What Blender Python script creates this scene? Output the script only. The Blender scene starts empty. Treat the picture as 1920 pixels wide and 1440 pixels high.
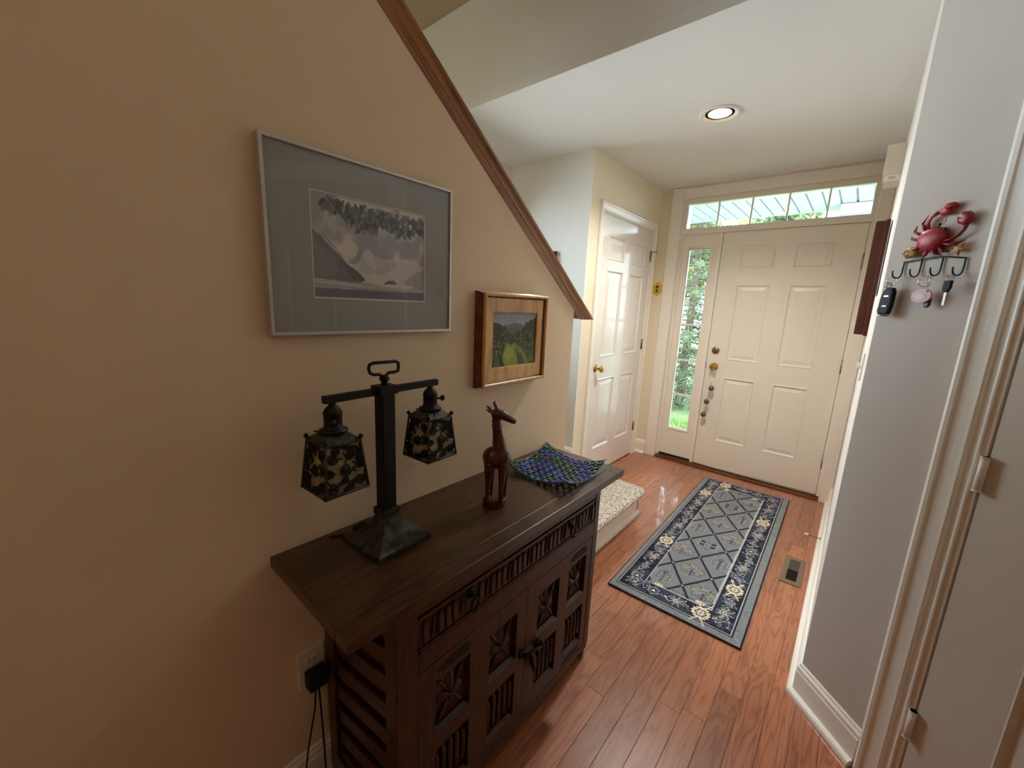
import bpy, bmesh, math, random
import numpy as np
from mathutils import Matrix, Vector
random.seed(7); rng = np.random.default_rng(7)
PI = math.pi
S = bpy.context.scene
COL = S.collection

# ------------------------------------------------------------------ camera
cam = bpy.data.objects.new('camera', bpy.data.cameras.new('camera')); COL.objects.link(cam)
cam.data.sensor_width = 36; cam.data.lens = 759.175 / 1920 * 36; cam.data.clip_start = .02
R_ = Vector((0.75897898, 0.64969101, 0.0430407)); U_ = Vector((-0.15784107, 0.11945527, 0.98021255)); F_ = Vector((-0.63169384, 0.75075431, -0.19321196))
cam.matrix_world = Matrix(((R_.x, U_.x, -F_.x, 0.9107), (R_.y, U_.y, -F_.y, -3.846), (R_.z, U_.z, -F_.z, 1.3946), (0, 0, 0, 1)))
S.camera = cam
# ------------------------------------------------------------------ view, world, lights
S.view_settings.view_transform = 'Standard'; S.view_settings.look = 'None'; S.view_settings.gamma = 1
S.view_settings.use_curve_mapping = False; S.view_settings.exposure = 0.18
S.cycles.use_denoising = True; S.cycles.denoiser = 'OPENIMAGEDENOISE'
S.cycles.max_bounces = 12; S.cycles.diffuse_bounces = 7; S.cycles.glossy_bounces = 4
S.cycles.transparent_max_bounces = 12; S.cycles.sample_clamp_indirect = 6; S.cycles.blur_glossy = .5
S.cycles.caustics_reflective = False; S.cycles.caustics_refractive = False
W = bpy.data.worlds.new('sky'); S.world = W; W.use_nodes = True
W.node_tree.nodes['Background'].inputs[0].default_value = (.71, .865, 1.0, 1)
W.node_tree.nodes['Background'].inputs[1].default_value = 12.5
def light(name, typ, loc, energy, color, rot=(0, 0, 0), **kw):
    l = bpy.data.lights.new(name, typ); l.energy = energy; l.color = color
    for k, v in kw.items(): setattr(l, k, v)
    o = bpy.data.objects.new(name, l); o.location = loc; o.rotation_euler = rot; COL.objects.link(o); return o
sun = light('sun', 'SUN', (-4, 5, 8), 14.0, (1, .95, .88), angle=.02); sun.rotation_euler = Vector((.42, -.36, -.83)).to_track_quat('-Z', 'Y').to_euler()
def portal(loc, rot, sx, sy):
    o = light('window_portal', 'AREA', loc, 1, (1, 1, 1), rot, shape='RECTANGLE', size=sx, size_y=sy); o.data.cycles.is_portal = True
portal((.22, .17, 2.215), (-PI / 2, 0, 0), 1.25, .26)
portal((-.26, .17, 1.12), (-PI / 2, 0, 0), .2, 1.66)
portal((-1.47, -2.07, 1.60), (0, -PI / 2, 0), 1.3, 1.4)
portal((-1.47, -4.75, 2.22), (0, -PI / 2, 0), 1.3, 2.9)

# ------------------------------------------------------------------ materials
def c(h, a=1):
    h = h.lstrip('#'); v = [int(h[i:i + 2], 16) / 255 for i in (0, 2, 4)]
    return tuple([x / 12.92 if x <= .04045 else ((x + .055) / 1.055) ** 2.4 for x in v]) + (a,)
MATS = {}
class NT:
    def __init__(s, name):
        s.m = bpy.data.materials.new(name); s.m.use_nodes = True; s.t = s.m.node_tree; s.n = s.t.nodes; s.b = s.n['Principled BSDF']; s.out = s.n['Material Output']
    def add(s, typ, **kw):
        n = s.n.new(typ)
        for k, v in kw.items():
            if k.startswith('i_'):
                key = k[2:]; key = int(key) if key.isdigit() else key.replace('_', ' ')
                n.inputs[key].default_value = v
            else: setattr(n, k, v)
        return n
    def link(s, a, b): s.t.links.new(a, b)
def mat(name, col, rough=.5, metal=0, noise=0, nscale=30, bump=0, bscale=60, spec=.5, coat=0, col2=None, mapscale=None, trans=0, emit=None, estr=0):
    if name in MATS: return MATS[name]
    t = NT(name); b = t.b
    b.inputs['Base Color'].default_value = c(col) if isinstance(col, str) else col
    b.inputs['Roughness'].default_value = rough; b.inputs['Metallic'].default_value = metal
    b.inputs['Specular IOR Level'].default_value = spec; b.inputs['Coat Weight'].default_value = coat; b.inputs['Coat Roughness'].default_value = .08
    b.inputs['Transmission Weight'].default_value = trans
    if emit: b.inputs['Emission Color'].default_value = c(emit); b.inputs['Emission Strength'].default_value = estr
    tc = t.add('ShaderNodeTexCoord'); src = tc.outputs['Object']
    if mapscale:
        mp = t.add('ShaderNodeMapping'); mp.inputs['Scale'].default_value = mapscale; t.link(src, mp.inputs[0]); src = mp.outputs[0]
    if noise or col2:
        nz = t.add('ShaderNodeTexNoise', i_Scale=nscale, i_Detail=5.0, i_Roughness=.6); t.link(src, nz.inputs['Vector'])
        base = Vector((c(col) if isinstance(col, str) else col)[:3])
        if col2: a, d = base, Vector(c(col2)[:3])
        else: a, d = base * (1 - noise), base * (1 + noise)
        rp = t.add('ShaderNodeValToRGB'); rp.color_ramp.elements[0].position = .35; rp.color_ramp.elements[1].position = .65
        rp.color_ramp.elements[0].color = (*a, 1); rp.color_ramp.elements[1].color = (*d, 1)
        t.link(nz.outputs['Fac'], rp.inputs[0]); t.link(rp.outputs[0], b.inputs['Base Color'])
    if bump:
        nb = t.add('ShaderNodeTexNoise', i_Scale=bscale, i_Detail=4.0); t.link(src, nb.inputs['Vector'])
        bp = t.add('ShaderNodeBump', i_Strength=bump, i_Distance=.002); t.link(nb.outputs['Fac'], bp.inputs['Height']); t.link(bp.outputs[0], b.inputs['Normal'])
    MATS[name] = t.m; return t.m
M_wall = mat('cream_wall_paint', '#e8d3b5', .75, noise=.015, nscale=3, bump=.15, bscale=220, spec=.25)
M_wallc = mat('lit_cream_wall_paint', '#e8dec6', .72, noise=.012, nscale=3, bump=.15, bscale=220, spec=.25)  # same cream as the left wall, lightened for the stronger daylight here
M_walll = mat('daylit_landing_paint', '#e6e4de', .72, noise=.012, nscale=3, bump=.15, bscale=220, spec=.25)  # cream whitened to carry the blue daylight on the closet back wall
M_wall45 = mat('shaded_wall_paint', '#c5b9ae', .7, noise=.012, nscale=3, bump=.15, bscale=220, spec=.25)  # right wall's paint, darkened to put the angled wall in shade
M_door3 = mat('shaded_white_door_paint', '#d3c8bb', .35, noise=.01, nscale=5)  # white door paint with the angled wall's shade mixed into the colour
M_wall2 = mat('pale_wall_paint', '#d9cfc5', .7, noise=.012, nscale=3, bump=.15, bscale=220, spec=.3)
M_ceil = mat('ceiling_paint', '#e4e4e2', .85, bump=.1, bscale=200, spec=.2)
M_ceil2 = mat('shaded_upper_ceiling_paint', '#b3a489', .85, bump=.1, bscale=200, spec=.2)  # dimness of the upper ceiling is put into this darker colour
M_trim = mat('white_gloss_trim', '#efe9de', .28, noise=.01, nscale=6, spec=.5)
M_door = mat('white_door_paint', '#ece5d8', .33, noise=.012, nscale=5, bump=.08, bscale=90)
M_closet = mat('glossy_white_door_paint', '#e8e4dc', .16, noise=.01, nscale=5, bump=.25, bscale=70, mapscale=(2, 1, .25), coat=.3)
M_brass = mat('brass', '#c39a4a', .2, 1, noise=.1, nscale=40)
M_abrass = mat('aged_brass', '#8f7c55', .35, 1, noise=.2, nscale=60)
M_nickel = mat('dull_nickel', '#9b9384', .35, 1, noise=.1)
M_chrome = mat('chrome', '#d5d5d8', .12, 1)
M_black = mat('black_plastic', '#0b0a0c', .35)
M_rubber = mat('black_rubber', '#080707', .7)
M_whitep = mat('white_plastic', '#e0dacb', .4)
M_iron = mat('black_iron', '#15100d', .45, .6, noise=.3, nscale=90, bump=.4, bscale=160)
M_bronze = mat('dark_bronze', '#1a1610', .5, .55, noise=.35, nscale=60, bump=.3, bscale=120)
M_patina = mat('patinated_bronze', '#1b1a14', .55, .35, col2='#4b4a3c', nscale=55, bump=.5, bscale=130)
M_cherry = mat('dark_cherry_wood', '#3c1a0a', .6, spec=.25, noise=.25, nscale=14, mapscale=(8, 8, 1))
M_groove = mat('dark_joint', '#24120a', .8)
def wood(name, cols, scale=(1, 1, 1), rough=.4, coat=0, grain=6, dist=3, bump=.1, rnd=False, axis='X', wear=None, crough=.08):
    """procedural wood: long rings along local axis; each object shifted by its own random"""
    t = NT(name); b = t.b
    tc = t.add('ShaderNodeTexCoord'); mp = t.add('ShaderNodeMapping'); mp.inputs['Scale'].default_value = scale
    src = tc.outputs['Object']
    if rnd:
        oi = t.add('ShaderNodeObjectInfo'); mm = t.add('ShaderNodeVectorMath', operation='SCALE'); mm.inputs[0].default_value = (7, 31, 53)
        t.link(oi.outputs['Random'], mm.inputs['Scale']); ad = t.add('ShaderNodeVectorMath', operation='ADD'); t.link(src, ad.inputs[0]); t.link(mm.outputs[0], ad.inputs[1]); src = ad.outputs[0]
    t.link(src, mp.inputs[0])
    nz = t.add('ShaderNodeTexNoise', i_Scale=1.6, i_Detail=2.0, i_Distortion=.3); t.link(mp.outputs[0], nz.inputs['Vector'])
    mul = t.add('ShaderNodeMath', operation='MULTIPLY', i_1=float(grain)); t.link(nz.outputs['Fac'], mul.inputs[0])
    fr = t.add('ShaderNodeMath', operation='PINGPONG', i_1=.5); t.link(mul.outputs[0], fr.inputs[0])
    fine = t.add('ShaderNodeTexNoise', i_Scale=14.0, i_Detail=5.0); 
    mp2 = t.add('ShaderNodeMapping'); mp2.inputs['Scale'].default_value = tuple(x * dist for x in scale); t.link(src, mp2.inputs[0]); t.link(mp2.outputs[0], fine.inputs['Vector'])
    mx = t.add('ShaderNodeMath', operation='MULTIPLY_ADD', i_1=.45); t.link(fine.outputs['Fac'], mx.inputs[0]); t.link(fr.outputs[0], mx.inputs[2])
    rp = t.add('ShaderNodeValToRGB'); el = rp.color_ramp.elements
    el[0].position = .2; el[0].color = c(cols[0]); el[1].position = .62; el[1].color = c(cols[2]); e = el.new(.36); e.color = c(cols[1])
    t.link(mx.outputs[0], rp.inputs[0]); colout = rp.outputs[0]
    if rnd:
        hs = t.add('ShaderNodeHueSaturation'); mr = t.add('ShaderNodeMapRange'); mr.inputs['To Min'].default_value = .80; mr.inputs['To Max'].default_value = 1.16
        t.link(oi.outputs['Random'], mr.inputs[0]); t.link(mr.outputs[0], hs.inputs['Value']); t.link(colout, hs.inputs['Color']); colout = hs.outputs[0]
    if wear:
        wn = t.add('ShaderNodeTexNoise', i_Scale=7.0, i_Detail=8.0, i_Roughness=.7); t.link(tc.outputs['Object'], wn.inputs['Vector'])
        wr = t.add('ShaderNodeMapRange'); wr.inputs['From Min'].default_value = .52; wr.inputs['From Max'].default_value = .75; wr.inputs['To Max'].default_value = .55; t.link(wn.outputs['Fac'], wr.inputs[0])
        mxr = t.add('ShaderNodeMixRGB'); mxr.inputs[2].default_value = c(wear); t.link(wr.outputs[0], mxr.inputs[0]); t.link(colout, mxr.inputs[1]); colout = mxr.outputs[0]
    t.link(colout, b.inputs['Base Color'])
    b.inputs['Roughness'].default_value = rough; b.inputs['Coat Weight'].default_value = coat; b.inputs['Coat Roughness'].default_value = crough
    bp = t.add('ShaderNodeBump', i_Strength=bump, i_Distance=.001); t.link(fine.outputs['Fac'], bp.inputs['Height']); t.link(bp.outputs[0], b.inputs['Normal'])
    MATS[name] = t.m; return t.m
M_floor = wood('oak_floor', ('#8c4f35', '#a16141', '#ae6e4b'), (13, 1.3, 1), .34, .9, 8, 3, .05, rnd=True, crough=.045)
M_oak = wood('oak_cap_wood', ('#6b3c14', '#8c5722', '#a06a30'), (14, 1.0, 14), .38, .25, 5, 3, .08)
M_side = wood('dark_carved_wood', ('#1c0b05', '#33170c', '#462110'), (14, 14, 2), .42, .15, 6, 3, .25, wear='#3a2113')
M_top = wood('worn_dark_tabletop', ('#281408', '#3a2210', '#482d18'), (1.6, 12, 8), .33, .25, 6, 3, .18, wear='#4a3220', crough=.25)
M_gold = wood('gilt_oak_frame', ('#b8843c', '#c9974e', '#d6a75e'), (12, 12, 3), .35, .2, 3, 4, .1)
M_giraffe = wood('carved_brown_wood', ('#2a0f08', '#45190d', '#562314'), (20, 20, 6), .3, .4, 5, 3, .15)
def vcol_mat(name, rough=.8, bump=0, bscale=300, coat=0):
    t = NT(name); a = t.add('ShaderNodeVertexColor'); a.layer_name = 'Col'; t.link(a.outputs[0], t.b.inputs['Base Color']); t.b.inputs['Roughness'].default_value = rough
    t.b.inputs['Coat Weight'].default_value = coat; t.b.inputs['Coat Roughness'].default_value = .05
    if bump:
        tc = t.add('ShaderNodeTexCoord'); nb = t.add('ShaderNodeTexNoise', i_Scale=float(bscale), i_Detail=3.0); t.link(tc.outputs['Object'], nb.inputs['Vector'])
        bp = t.add('ShaderNodeBump', i_Strength=bump, i_Distance=.003); t.link(nb.outputs['Fac'], bp.inputs['Height']); t.link(bp.outputs[0], t.b.inputs['Normal'])
    return t.m
def pane_mat():
    t = NT('window_glass'); tr = t.add('ShaderNodeBsdfTransparent'); gl = t.add('ShaderNodeBsdfGlossy', i_Roughness=.01); fr = t.add('ShaderNodeFresnel', i_IOR=1.5)
    gl.inputs[0].default_value = (1, 1, 1, 1); tr.inputs[0].default_value = (.97, .985, .98, 1)
    mx = t.add('ShaderNodeMixShader'); t.link(fr.outputs[0], mx.inputs[0]); t.link(tr.outputs[0], mx.inputs[1]); t.link(gl.outputs[0], mx.inputs[2]); t.link(mx.outputs[0], t.out.inputs[0]); return t.m
M_glass = pane_mat()

# ------------------------------------------------------------------ mesh helpers
class MB:
    def __init__(s): s.v = []; s.f = []; s.sm = []
    def add(s, vs, fs, smooth=False):
        n = len(s.v); s.v += [tuple(x) for x in vs]; s.f += [tuple(i + n for i in f) for f in fs]; s.sm += [smooth] * len(fs); return s
    def box(s, x0, x1, y0, y1, z0, z1):
        return s.add([(x0, y0, z0), (x1, y0, z0), (x1, y1, z0), (x0, y1, z0), (x0, y0, z1), (x1, y0, z1), (x1, y1, z1), (x0, y1, z1)],
                     [(0, 3, 2, 1), (4, 5, 6, 7), (0, 1, 5, 4), (1, 2, 6, 5), (2, 3, 7, 6), (3, 0, 4, 7)])
    def lathe(s, prof, seg=20, axis='Z', loc=(0, 0, 0), smooth=True):
        vs = []; fs = []; n = len(prof)
        for i in range(seg):
            a = 2 * PI * i / seg; ca, sa = math.cos(a), math.sin(a)
            for r, h in prof:
                p = (r * ca, r * sa, h) if axis == 'Z' else ((r * ca, -h, r * sa) if axis == 'Y' else (h, r * ca, r * sa))
                vs.append((p[0] + loc[0], p[1] + loc[1], p[2] + loc[2]))
        for i in range(seg):
            j = (i + 1) % seg
            for k in range(n - 1): fs.append((i * n + k, j * n + k, j * n + k + 1, i * n + k + 1))
        fs.append(tuple(i * n for i in range(seg))[::-1]); fs.append(tuple(i * n + n - 1 for i in range(seg)))
        return s.add(vs, fs, smooth)
    def tube(s, pts, r, seg=8, closed=False, flat=1):
        pts = [Vector(p) for p in pts]; n = len(pts); rs = r if hasattr(r, '__len__') else [r] * n
        vs = []; fs = []; up = Vector((0, 0, 1)); prev = None
        for i, p in enumerate(pts):
            if closed: d = pts[(i + 1) % n] - pts[i - 1]
            else: d = pts[min(i + 1, n - 1)] - pts[max(i - 1, 0)]
            d.normalize()
            if prev is None:
                a = up if abs(d.z) < .9 else Vector((0, 1, 0)); x = d.cross(a).normalized()
            else: x = (prev - d * prev.dot(d)); x = x.normalized() if x.length > 1e-6 else prev
            prev = x; y = d.cross(x)
            for k in range(seg):
                t = 2 * PI * k / seg; vs.append(p + (x * math.cos(t) + y * math.sin(t) * flat) * rs[i])
        m = n if closed else n - 1
        for i in range(m):
            j = (i + 1) % n
            for k in range(seg): l = (k + 1) % seg; fs.append((i * seg + k, i * seg + l, j * seg + l, j * seg + k))
        if not closed: fs.append(tuple(range(seg))[::-1]); fs.append(tuple((n - 1) * seg + k for k in range(seg)))
        return s.add(vs, fs, True)
    def ball(s, loc, r, seg=12, rings=8, sc=(1, 1, 1)):
        vs = []; fs = []
        for i in range(rings + 1):
            t = PI * i / rings
            for k in range(seg):
                a = 2 * PI * k / seg; vs.append((loc[0] + r * sc[0] * math.sin(t) * math.cos(a), loc[1] + r * sc[1] * math.sin(t) * math.sin(a), loc[2] + r * sc[2] * math.cos(t)))
        for i in range(rings):
            for k in range(seg): l = (k + 1) % seg; fs.append((i * seg + k, (i + 1) * seg + k, (i + 1) * seg + l, i * seg + l))
        return s.add(vs, fs, True)
    def prism(s, pts, y0, y1, plane='XZ'):
        """extrude a 2-D outline between y0 and y1 (plane XZ: outline in x,z)"""
        n = len(pts)
        mk = (lambda p, d: (p[0], d, p[1])) if plane == 'XZ' else ((lambda p, d: (p[0], p[1], d)) if plane == 'XY' else (lambda p, d: (d, p[0], p[1])))
        vs = [mk(p, y0) for p in pts] + [mk(p, y1) for p in pts]
        fs = [tuple(range(n)), tuple(range(2 * n - 1, n - 1, -1))] + [(i, (i + 1) % n, n + (i + 1) % n, n + i) for i in range(n)]
        return s.add(vs, fs)
    def mesh(s, name, m, bevel=0):
        me = bpy.data.meshes.new(name); me.from_pydata(s.v, [], s.f); me.update()
        if any(s.sm): me.polygons.foreach_set('use_smooth', s.sm)
        bm = bmesh.new(); bm.from_mesh(me); bmesh.ops.recalc_face_normals(bm, faces=bm.faces)
        if bevel:
            es = [e for e in bm.edges if len(e.link_faces) == 2 and e.calc_face_angle(0) > .5]
            bmesh.ops.bevel(bm, geom=es, offset=bevel, segments=2, profile=.6, affect='EDGES', clamp_overlap=True)
        bm.to_mesh(me); bm.free(); me.materials.append(m); return me
    def build(s, name, m, parent=None, bevel=0, **kw):
        return put(name, s.mesh(name, m, bevel), parent, **kw)
def put(name, me, parent=None, loc=None, rot=None, kind=None, label=None, cat=None, group=None):
    o = bpy.data.objects.new(name, me); COL.objects.link(o)
    if parent: o.parent = parent
    if loc is not None: o.location = loc
    if rot is not None: o.rotation_euler = rot
    if kind: o['kind'] = kind
    if label: o['label'] = label
    if cat: o['category'] = cat
    if group: o['group'] = group
    return o
def thing(name, label, cat, loc=(0, 0, 0), rot=0, group=None, kind=None):
    return put(name, None, None, loc, (0, 0, math.radians(rot)), kind, label, cat, group)
def struct(name, loc=(0, 0, 0), rot=0, label=None):
    return put(name, None, None, loc, (0, 0, math.radians(rot)), 'structure', label)
def box(name, m, parent, x0, x1, y0, y1, z0, z1, bevel=0, **kw):
    return MB().box(x0, x1, y0, y1, z0, z1).build(name, m, parent, bevel, **kw)
def mod(o, typ, **kw):
    md = o.modifiers.new(typ.lower(), typ)
    for k, v in kw.items(): setattr(md, k, v)
    return md
def wall_cells(us, vs, holes):
    """rectangles covering a wall except its holes"""
    u = sorted(set([us[0], us[1]] + [h[i] for h in holes for i in (0, 1)])); v = sorted(set([vs[0], vs[1]] + [h[i] for h in holes for i in (2, 3)]))
    out = []
    for i in range(len(u) - 1):
        for j in range(len(v) - 1):
            cu, cv = (u[i] + u[i + 1]) / 2, (v[j] + v[j + 1]) / 2
            if not any(h[0] < cu < h[1] and h[2] < cv < h[3] for h in holes): out.append((u[i], u[i + 1], v[j], v[j + 1]))
    return out
def casing(parent, u0, u1, v1, prof, m=M_trim, name='casing', v0=0):
    """mitred door casing round an opening; local X along wall, -Y towards the room"""
    n = len(prof)
    for side in range(3):
        a = []; b_ = []
        for (o, p) in prof:
            P = [(u0 - o, -p, v0), (u0 - o, -p, v1 + o), (u1 + o, -p, v1 + o), (u1 + o, -p, v0)]
            a.append(P[side]); b_.append(P[side + 1])
        vs = a + b_; fs = [(i, i + 1, n + i + 1, n + i) for i in range(n - 1)] + [tuple(range(n)), tuple(range(2 * n - 1, n - 1, -1))]
        MB().add(vs, fs).build(name, m, parent)
CAS = [(0, 0), (0, .010), (.004, .013), (.010, .013), (.013, .009), (.030, .011), (.044, .014), (.047, .019), (.055, .021), (.062, .019), (.066, .014), (.066, 0)]
BASEP = [(0, 0), (.014, 0), (.014, .098), (.010, .104), (.012, .110), (.012, .116), (.006, .124), (.006, .130), (0, .134)]
SHOEP = [(0, 0), (.032, 0), (.032, .008), (.029, .016), (.023, .021), (.014, .023), (0, .023)]
def run(name, p0, p1, prof, m, parent=None, z=0, e0=0, e1=0, kind=None):
    """profile (out, up) swept from p0 to p1; out is to the left of the run; e0/e1 shift the ends in proportion to 'out' for mitres"""
    p0 = Vector((*p0, z)); p1 = Vector((*p1, z)); d = (p1 - p0).normalized(); nrm = Vector((-d.y, d.x, 0)); n = len(prof)
    vs = [p0 + nrm * a + Vector((0, 0, b)) + d * a * e0 for a, b in prof] + [p1 + nrm * a + Vector((0, 0, b)) + d * a * e1 for a, b in prof]
    fs = [(i, (i + 1) % n, n + (i + 1) % n, n + i) for i in range(n)] + [tuple(range(n)), tuple(range(2 * n - 1, n - 1, -1))]
    return MB().add(vs, fs).build(name, m, parent, kind=kind)
def panel_face(parent, u0, u1, v0, v1, rects, m, thick=.035, ring=.012, deep=.008, field=.03, rise=.006, name='panel', core='leaf'):
    """six-panel style leaf: front face at local y=0 with raised-and-recessed panels as parts"""
    g = MB()
    for a, b, c0, d in wall_cells((u0, u1), (v0, v1), rects):
        g.add([(a, 0, c0), (b, 0, c0), (b, 0, d), (a, 0, d)], [(0, 1, 2, 3)])
    g.add([(u0, 0, v0), (u1, 0, v0), (u1, 0, v1), (u0, 0, v1), (u0, thick, v0), (u1, thick, v0), (u1, thick, v1), (u0, thick, v1)],
          [(0, 1, 5, 4), (1, 2, 6, 5), (2, 3, 7, 6), (3, 0, 4, 7), (4, 5, 6, 7)])
    o = g.build(core, m, parent)
    for (a, b, c0, d) in rects:
        q = MB(); loops = []
        for off, dep in ((0, 0), (ring * .35, -.0035), (ring * .55, -.001), (ring, deep), (ring + .006, deep), (ring + .006 + field, deep - rise)):
            loops.append([(a + off, dep, c0 + off), (b - off, dep, c0 + off), (b - off, dep, d - off), (a + off, dep, d - off)])
        vs = [p for l in loops for p in l]; fs = []
        for k in range(len(loops) - 1):
            for i in range(4): j = (i + 1) % 4; fs.append((k * 4 + i, k * 4 + j, k * 4 + 4 + j, k * 4 + 4 + i))
        k = len(loops) - 1; fs.append((k * 4, k * 4 + 1, k * 4 + 2, k * 4 + 3))
        q.add(vs, fs).build(name, m, parent)
    return o

# ------------------------------------------------------------------ paint canvas (flat print only)
def vnoise(h, w, ny, nx):
    g = rng.random((ny + 2, nx + 2)); y = np.linspace(0, ny, h); x = np.linspace(0, nx, w); yi = y.astype(int); xi = x.astype(int)
    fy = (y - yi)[:, None]; fx = (x - xi)[None, :]; fy = fy * fy * (3 - 2 * fy); fx = fx * fx * (3 - 2 * fx)
    a = g[np.ix_(yi, xi)]; b = g[np.ix_(yi, xi + 1)]; d = g[np.ix_(yi + 1, xi)]; e = g[np.ix_(yi + 1, xi + 1)]
    return (a * (1 - fx) + b * fx) * (1 - fy) + (d * (1 - fx) + e * fx) * fy
def fbm(h, w, ny, nx, o=4):
    r = np.zeros((h, w)); t = 0
    for k in range(o): r += vnoise(h, w, ny * 2 ** k, nx * 2 ** k) / 2 ** k; t += 1 / 2 ** k
    return r / t
class Canvas:
    def __init__(s, w, h, res, col):
        s.w = w; s.h = h; s.nx = int(w / res) + 1; s.ny = int(h / res) + 1
        s.X, s.Y = np.meshgrid(np.linspace(0, w, s.nx), np.linspace(0, h, s.ny)); s.a = np.empty((s.ny, s.nx, 3)); s.a[:] = c(col)[:3]
    def _win(s, x0, x1, y0, y1):
        i0 = max(0, int(y0 / s.h * (s.ny - 1)) - 1); i1 = min(s.ny, int(y1 / s.h * (s.ny - 1)) + 3); j0 = max(0, int(x0 / s.w * (s.nx - 1)) - 1); j1 = min(s.nx, int(x1 / s.w * (s.nx - 1)) + 3)
        return slice(i0, max(i0, i1)), slice(j0, max(j0, j1))
    def mix(s, sl, mask, col, al=1.0):
        col = np.array(c(col)[:3]) if isinstance(col, str) else np.array(col); v = s.a[sl]; m = (mask * al)[..., None]; s.a[sl] = v * (1 - m) + col * m
    def seg(s, p, q, r, col, al=1.0):
        sl = s._win(min(p[0], q[0]) - r, max(p[0], q[0]) + r, min(p[1], q[1]) - r, max(p[1], q[1]) + r); x = s.X[sl]; y = s.Y[sl]
        dx, dy = q[0] - p[0], q[1] - p[1]; L = dx * dx + dy * dy + 1e-12; t = np.clip(((x - p[0]) * dx + (y - p[1]) * dy) / L, 0, 1)
        s.mix(sl, (np.hypot(x - p[0] - t * dx, y - p[1] - t * dy) < r).astype(float), col, al)
    def line(s, pts, r, col, al=1.0, closed=False):
        pts = list(pts) + ([pts[0]] if closed else [])
        for p, q in zip(pts[:-1], pts[1:]): s.seg(p, q, r, col, al)
    def poly(s, pts, col, al=1.0):
        xs = [p[0] for p in pts]; ys = [p[1] for p in pts]; sl = s._win(min(xs), max(xs), min(ys), max(ys)); x = s.X[sl]; y = s.Y[sl]; ins = np.zeros(x.shape, bool); n = len(pts)
        for i in range(n):
            x0, y0 = pts[i]; x1, y1 = pts[(i + 1) % n]
            if y0 == y1: continue
            cnd = ((y0 > y) != (y1 > y)) & (x < (x1 - x0) * (y - y0) / (y1 - y0) + x0); ins ^= cnd
        s.mix(sl, ins.astype(float), col, al)
    def ell(s, x, y, rx, ry, col, ang=0, al=1.0):
        r = max(rx, ry); sl = s._win(x - r, x + r, y - r, y + r); dx = s.X[sl] - x; dy = s.Y[sl] - y; ca, sa = math.cos(ang), math.sin(ang)
        s.mix(sl, ((((dx * ca + dy * sa) / rx) ** 2 + ((-dx * sa + dy * ca) / ry) ** 2) < 1).astype(float), col, al)
    def mesh(s, name, m, plane='XZ', bend=None):
        nx, ny = s.nx, s.ny; x = s.X.ravel(); y = s.Y.ravel(); z = np.zeros_like(x)
        co = np.stack([x, z, y], 1) if plane == 'XZ' else np.stack([x, y, z], 1)
        idx = np.arange(nx * ny).reshape(ny, nx); q = np.stack([idx[:-1, :-1], idx[:-1, 1:], idx[1:, 1:], idx[1:, :-1]], -1).reshape(-1, 4)
        me = bpy.data.meshes.new(name); me.vertices.add(len(co)); me.vertices.foreach_set('co', co.astype(np.float32).ravel())
        me.loops.add(q.size); me.loops.foreach_set('vertex_index', q.astype(np.int32).ravel()); me.polygons.add(len(q)); me.polygons.foreach_set('loop_start', np.arange(0, q.size, 4, dtype=np.int32))
        me.update(calc_edges=True); at = me.color_attributes.new('Col', 'FLOAT_COLOR', 'POINT')
        at.data.foreach_set('color', np.concatenate([np.clip(s.a, 0, 1), np.ones((ny, nx, 1))], 2).astype(np.float32).ravel()); me.materials.append(m); return me

# ================================================================== SETTING
WX = -.091; XR = .943; YC = -2.127; YB = -1.274; XC = -.623; XF = -1.35; H = 2.445; H2 = 2.97; YD = -.05; YE = -6.6; XE = 1.95
floor = box('floor', M_groove, None, -1.6, 2.2, YE - .1, .12, -.06, -.003, kind='structure')
# planks, each its own piece, joints recessed
PW = .0765; px0 = .412 - 14 * PW
plank_cache = {}
for i in range(35):
    xa = px0 + i * PW; r = random.Random(i * 13 + 5); y = YE - r.random() * .5
    joints = {14: [-2.226], 18: [-2.314], 17: [-2.494], 19: [-2.111], 15: [-3.02]}.get(i, [])
    ends = []; 
    while y < .0:
        ends.append(y); y += r.choice((.55, .75, .95, 1.15))
    if joints:
        ends = [e for e in ends if all(abs(e - j) > .3 for j in joints)] + joints; ends.sort()
    ends.append(.0)
    if xa > 1.0 and False: pass
    for y0, y1 in zip(ends[:-1], ends[1:]):
        if y1 - y0 < .02 or xa > 2.0: continue
        if xa < -.75 and y1 < -1.2: continue
        L = round(y1 - y0, 3)
        if L not in plank_cache: plank_cache[L] = MB().box(-PW / 2 + .0004, PW / 2 - .0004, -L / 2 + .0004, L / 2 - .0004, -.012, 0).mesh('plank', M_floor, .0009)
        put('plank', plank_cache[L], floor, (xa + PW / 2, (y0 + y1) / 2, 0))
# walls
def slab(name, m, x0, x1, y0, y1, z0, z1): return box(name, m, None, x0, x1, y0, y1, z0, z1, kind='structure')
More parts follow.
